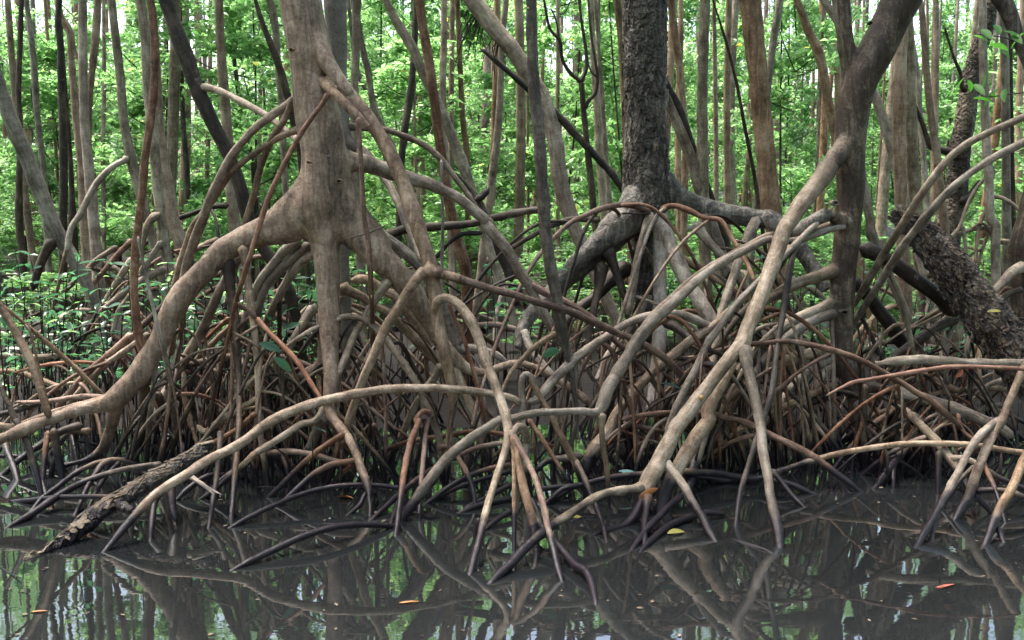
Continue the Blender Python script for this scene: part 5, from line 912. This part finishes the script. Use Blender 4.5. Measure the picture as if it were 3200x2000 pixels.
o = bpy.data.objects.new('distant_forest', mesh_np('distant_forest', V, T, 'leaf')); col.objects.link(o); o['kind'] = 'stuff'; o['label'] = 'far bright green mass of forest leaves'; o['category'] = 'forest'

# ------------------------------------------------------------------ seedlings with large glossy leaves
def leaf_mesh(L, W, bend, mat, name='leaf'):
    V, Fc = [], []; n = 5
    for i in range(n + 1):
        t = i / n; w = W * math.sin(math.pi * min(1, t * .93 + .05)) ** .8 * (1 if t < 1 else .1); z = -bend * t * t * L
        V += [Vector((-w / 2, t * L, z + w * .22)), Vector((0, t * L, z)), Vector((w / 2, t * L, z + w * .22))]
    for i in range(n):
        for k in range(2): a = i * 3 + k; Fc.append((a, a + 1, a + 4, a + 3))
    o = mesh_obj(name, V, Fc, mat); me = o.data; bpy.data.objects.remove(o); return me
LEAVES = [leaf_mesh(.095, .042, .15, 'leaf_dark'), leaf_mesh(.08, .034, .35, 'leaf_dark'), leaf_mesh(.11, .046, -.05, 'leaf_dark'), leaf_mesh(.07, .03, .2, 'leaf')]
STEMS = []
for i in range(4):
    q = random.Random(i); H = .6; pts = [(Vector((.03 * math.sin(k * 1.3 + i) * k / 3, .02 * math.cos(k + i), H * k / 4)), .006 - .0007 * k) for k in range(5)]
    v, f, uv, S = tube(pts, 6, step=.06, seed=i); o = mesh_obj('stem', v, f, 'root_dark'); STEMS.append((o.data, pts[-1][0])); bpy.data.objects.remove(o)
def seedling(x, y, h, lab, grp, q, nl=None):
    z = min(gz(x, y), 0) if gz(x, y) < 0 else gz(x, y)
    t = empty('mangrove_seedling', (x, y, z), lab, 'seedling', grp); me, tip = STEMS[q.randrange(4)]; k = (h - z) / .6; a = q.uniform(0, 6.28); so = child(me, t, 'stem', rz=a, s=(1, 1, k))
    tipw = Vector((tip.x * math.cos(a) - tip.y * math.sin(a), tip.x * math.sin(a) + tip.y * math.cos(a), tip.z * k)); n = nl or q.randint(5, 9); b = q.uniform(0, 6.28)
    for j in range(n):
        lv = j // 2; o = bpy.data.objects.new('leaf', LEAVES[q.randrange(4)]); col.objects.link(o); o.parent = t
        o.location = tipw * (1 - .10 * lv) ; o.rotation_euler = (q.uniform(-.4, .4) if j < n - 2 else q.uniform(.6, 1.1), q.uniform(-.5, .5), b + j * math.pi + lv * 1.45 + q.uniform(-.3, .3)); s = q.uniform(.62, 1.2); o.scale = (s, s, s)
q = random.Random(77)
patches = [(175, (0, 790, 980, 1215), (6.9, 8.8), 'glossy seedling in the leafy patch on the left beside the leaning pale trunk', 'seedlings of the left patch'),
           (40, (780, 780, 1750, 1120), (7.4, 9.5), 'glossy seedling growing in gaps behind the arching roots at the centre', 'seedlings behind the central roots'),
           (34, (2350, 800, 3100, 1120), (7.4, 9.5), 'glossy seedling between the leaning reddish trunk and the rotten log', 'seedlings on the right'),
           (26, (1750, 780, 2500, 1060), (8.3, 9.8), 'glossy seedling growing around the foot of the flaky dark trunk', 'seedlings round the flaky trunk')]
for n, (u0, v0, u1, v1), yy, lab, grp in patches:
    for i in range(n):
        u, v = q.uniform(u0, u1), q.uniform(v0, v1); Y = q.uniform(*yy); P = at(u, v, Y)[0]; seedling(P.x, Y, max(P.z - gz(P.x, Y), .15) + gz(P.x, Y), lab, grp, q)
# thin upright shoots standing in the dark shallows
V, Fc = [], []; q = random.Random(9)
for i in range(1500):
    y = q.uniform(6.9, 10.5); x = q.uniform(-1, 1) * (.5 * y + .3); 
    if abs(x) < 1.0 and y < 8: continue
    h = q.uniform(.08, .34); r = q.uniform(.0025, .005); z = min(gz(x, y), 0) - .02; k = len(V); lx, ly = q.uniform(-.03, .03), q.uniform(-.03, .03)
    for (zz, f) in ((z, 1), (z + h * .5 + .03, .9), (h + max(0, z), .5)):
        for a in range(4): V.append(Vector((x + lx * f + r * f * math.cos(a * 1.571), y + ly * f + r * f * math.sin(a * 1.571), zz)))
    for l in range(2):
        for a in range(4): Fc.append((k + l * 4 + a, k + l * 4 + (a + 1) % 4, k + l * 4 + 4 + (a + 1) % 4, k + l * 4 + 4 + a))
    Fc.append((k + 8, k + 9, k + 10, k + 11))
o = mesh_obj('mud_shoots', V, Fc, 'root_dark'); o['kind'] = 'stuff'; o['label'] = 'thin dark upright shoots standing in the shallow mud'; o['category'] = 'shoots'

# ------------------------------------------------------------------ leaf sprigs upper right, single leaves
def placed_leaf(name, tile, x, y, Y, L, W, mat, label, roll, pitch, yaw, bend=.15, parent=None):
    u, v, _ = parse(f'{tile} {x},{y},1')[0]; Y = water_y(u, v) if Y == 'w' else Y; P = at(u, v, Y)[0]
    me = leaf_mesh(L, W, bend, mat); o = bpy.data.objects.new(name, me); col.objects.link(o); o.location = P; o.rotation_euler = (pitch, roll, yaw)
    if parent: o.parent = parent; o.location = P - Vector(parent.location)
    else: tag(o, label, 'leaf')
    if Y != 'w' and P.z < .03: o.location.z = .004
    return o
for lab, tw, lv in (('upper leafy sprig in front of the spotted trunk, top right', 'd0 1850,330,12 1728,300,10 1600,255,9 1450,235,7 1380,225,5', [(1380, 240, 95), (1440, 200, 60), (1450, 290, 70), (1530, 170, 60), (1590, 210, 80), (1500, 300, 110), (1560, 340, 70), (1640, 230, 60), (1640, 330, 250)]),
                    ('lower leafy sprig in front of the spotted trunk, right', 'd0 1850,610,10 1728,625,9 1600,640,8 1450,650,7 1390,580,6 1320,540,5', [(1320, 530, 10), (1390, 570, 60), (1360, 620, 200), (1440, 600, 330), (1520, 690, 170), (1560, 600, 20), (1500, 640, 120), (1600, 600, 40)])):
    P0 = path3d(tw, 5.6)[0][0]; t = empty('leaf_sprig', P0, lab, 'sprig'); root(t, tw, 5.6, 'root_dark', name='twig', sides=6, f0=0)
    for k, (x, y, a) in enumerate(lv): placed_leaf('leaf', 'd0', x, y, 5.6, .085 + .015 * (k % 3), .034 + .006 * (k % 2), 'leaf_sprig', '', .5 * math.sin(k * 2.1), math.radians(a - 90) * .5 - .3, math.radians(a * 2.3 + 40), parent=t)
for args in (('b2', 655, 563, 'w', .10, .045, 'leaf_orange', 'orange curled leaf floating by the hooked root', .3, .15, 1.3), ('b2', 1100, 1258, 'w', .14, .022, 'leaf_orange', 'narrow orange leaf floating on open water near the bottom centre', .1, 0, 1.7), ('a2', 320, 1322, 'w', .10, .018, 'leaf_orange', 'small orange leaf floating at the bottom left', .1, 0, 1.65),
             ('d2', 1260, 1142, 'w', .17, .026, 'leaf_red', 'long reddish leaf floating on the water at the lower right', .1, 0, 1.95), ('c2', 985, 490, 5.5, .11, .035, 'leaf_orange', 'orange leaf caught upright behind the thick pale leg', 1.2, -1.4, .3), ('c2', 1050, 800, 'w', .10, .045, 'leaf_yellow', 'yellow-green leaf floating beside the dark wet root', .2, .1, -1.2),
             ('c2', 390, 690, 'w', .075, .03, 'leaf_yellow', 'small yellow leaf floating beside the thin sloping root', .2, .05, -1.5), ('c2', 722, 372, 6.0, .12, .035, 'leaf_blue', 'blue-green leaf lying on a low root at the centre', .5, -.1, -1.75), ('c1', 1150, 1228, 6.0, .15, .04, 'leaf_blue', 'large blue-green leaf among the roots right of centre', .6, .3, 1.0),
             ('d1', 1262, 1140, 5.95, .07, .03, 'leaf_red', 'small red leaf hanging under the orange-red root', 1.0, 1.5, .2), ('d1', 1480, 700, 6.35, .08, .028, 'leaf_yellow', 'dry yellow leaf resting on the rotten log', .6, .2, -1.6), ('c2', 1460, 328, 6.3, .06, .03, 'leaf_orange', 'tiny orange leaf on the mud behind the right pale leg', .3, .1, 1.2),
             ('b1', 20, 915, 6.0, .13, .05, 'leaf_dark', 'hanging green leaf left of the central stem', .9, -.5, -1.9), ('b1', 125, 1010, 6.0, .12, .05, 'leaf_dark', 'drooping green leaf under the hanging one near the orange root', .7, -1.0, -2.3), ('c1', 318, 960, 6.1, .10, .055, 'leaf_dark', 'round green leaf at the foot of the dark pole', 1.3, -1.4, .2),
             ('b2', 470, 110, 5.8, .09, .035, 'leaf_blue', 'pale blue-green leaf on a thin twig left of centre', .4, .3, 1.2)):
    placed_leaf('fallen_leaf', *args)
sh = path3d('b2 380,150,10 385,300,10 400,520,12', (5.85, 'w')); t = empty('bare_twig', sh[-1][0], 'thin twig with a leaf standing in the water left of centre', 'twig'); root(t, sh, 0, 'root_dark', name='stem', sides=6, f0=0)
for s, lab in (('b2 110,200,12 180,250,12 260,340,12 350,420,12 440,490,10', 'thin bare twig slanting over the water left of centre'), ('b2 0,475,8 100,480,8 200,490,7 260,520,6', 'pale thin twig near the water at left'), ('b2 250,100,9 268,200,9 290,330,9 330,380,8', 'short bare twig crossing the slanting one'), ('d1 1225,1270,12 1220,1350,14 1240,1430,14 1290,1512,12 d2 1300,60,10', 'thin upright twig with a yellow tip by the lower right root'), ('a2 0,1020,9 60,1060,9 150,1105,10 155,1150,8', 'dark twig just breaking the water at the left edge')):
    tag(root(None, s, ('w' if 'breaking' in lab else 5.9, 'w'), 'root_dark', name='bare_twig', sides=6, f0=0), lab, 'twig')

# ------------------------------------------------------------------ unseen leaf masses added beside and behind the camera to block low sky light
def leaf_blocker(name, label, box, n, seed):
    rs = np.random.RandomState(seed); (x0, x1), (y0, y1), (z0, z1) = box
    C = np.stack([rs.uniform(x0, x1, n), rs.uniform(y0, y1, n), z0 + (z1 - z0) * rs.uniform(0, 1, n) ** .9], 1)
    C = C[np.array([noise.noise((a * .35, b * .35, c * .4)) > -.25 for a, b, c in C.tolist()])]
    V, T = leaf_cloud(C, rs.normal(size=(len(C), 3)) * .6 + np.array([0, 0, .8]), 6, .22, .36, rs)
    o = bpy.data.objects.new(name, mesh_np(name, V, T, 'leaf')); col.objects.link(o); o['kind'] = 'stuff'; o['label'] = label; o['category'] = 'forest'
leaf_blocker('rear_leaf_blocker', 'unseen leaf mass added behind the camera to block front light', ((-20, 20), (-14, -6.5), (.2, 11)), 9000, 1)
leaf_blocker('side_leaf_blocker', 'unseen leaf mass added beyond the left edge to block side light', ((-13, -6.5), (-6, 9), (.3, 10)), 4500, 2)
leaf_blocker('side_leaf_blocker', 'unseen leaf mass added beyond the right edge to block side light', ((6.5, 13), (-6, 9), (.3, 10)), 4500, 3)

# specks and bits of litter drifting between the roots
q = random.Random(12); V, Fc = [], []
for i in range(420):
    y = q.uniform(4.0, 7.3); x = q.uniform(-1, 1) * (.5 * y + .3)
    if noise.noise((x * 1.3, y * 1.3, 5)) < -.05: continue
    a = q.uniform(0, 6.28); L = q.uniform(.003, .016); W = L * q.uniform(.2, .8); k = len(V); c, s = math.cos(a), math.sin(a)
    for dx, dy, z in ((-L, 0, .003), (0, -W, .004), (L, 0, .005), (0, W, .006)): V.append(Vector((x + dx * c - dy * s, y + dx * s + dy * c, z)))
    Fc.append((k, k + 1, k + 2, k + 3))
o = mesh_obj('floating_litter', V, Fc, 'flake', smooth=False); o['kind'] = 'stuff'; o['label'] = 'fine specks of litter drifting on the water'; o['category'] = 'litter'
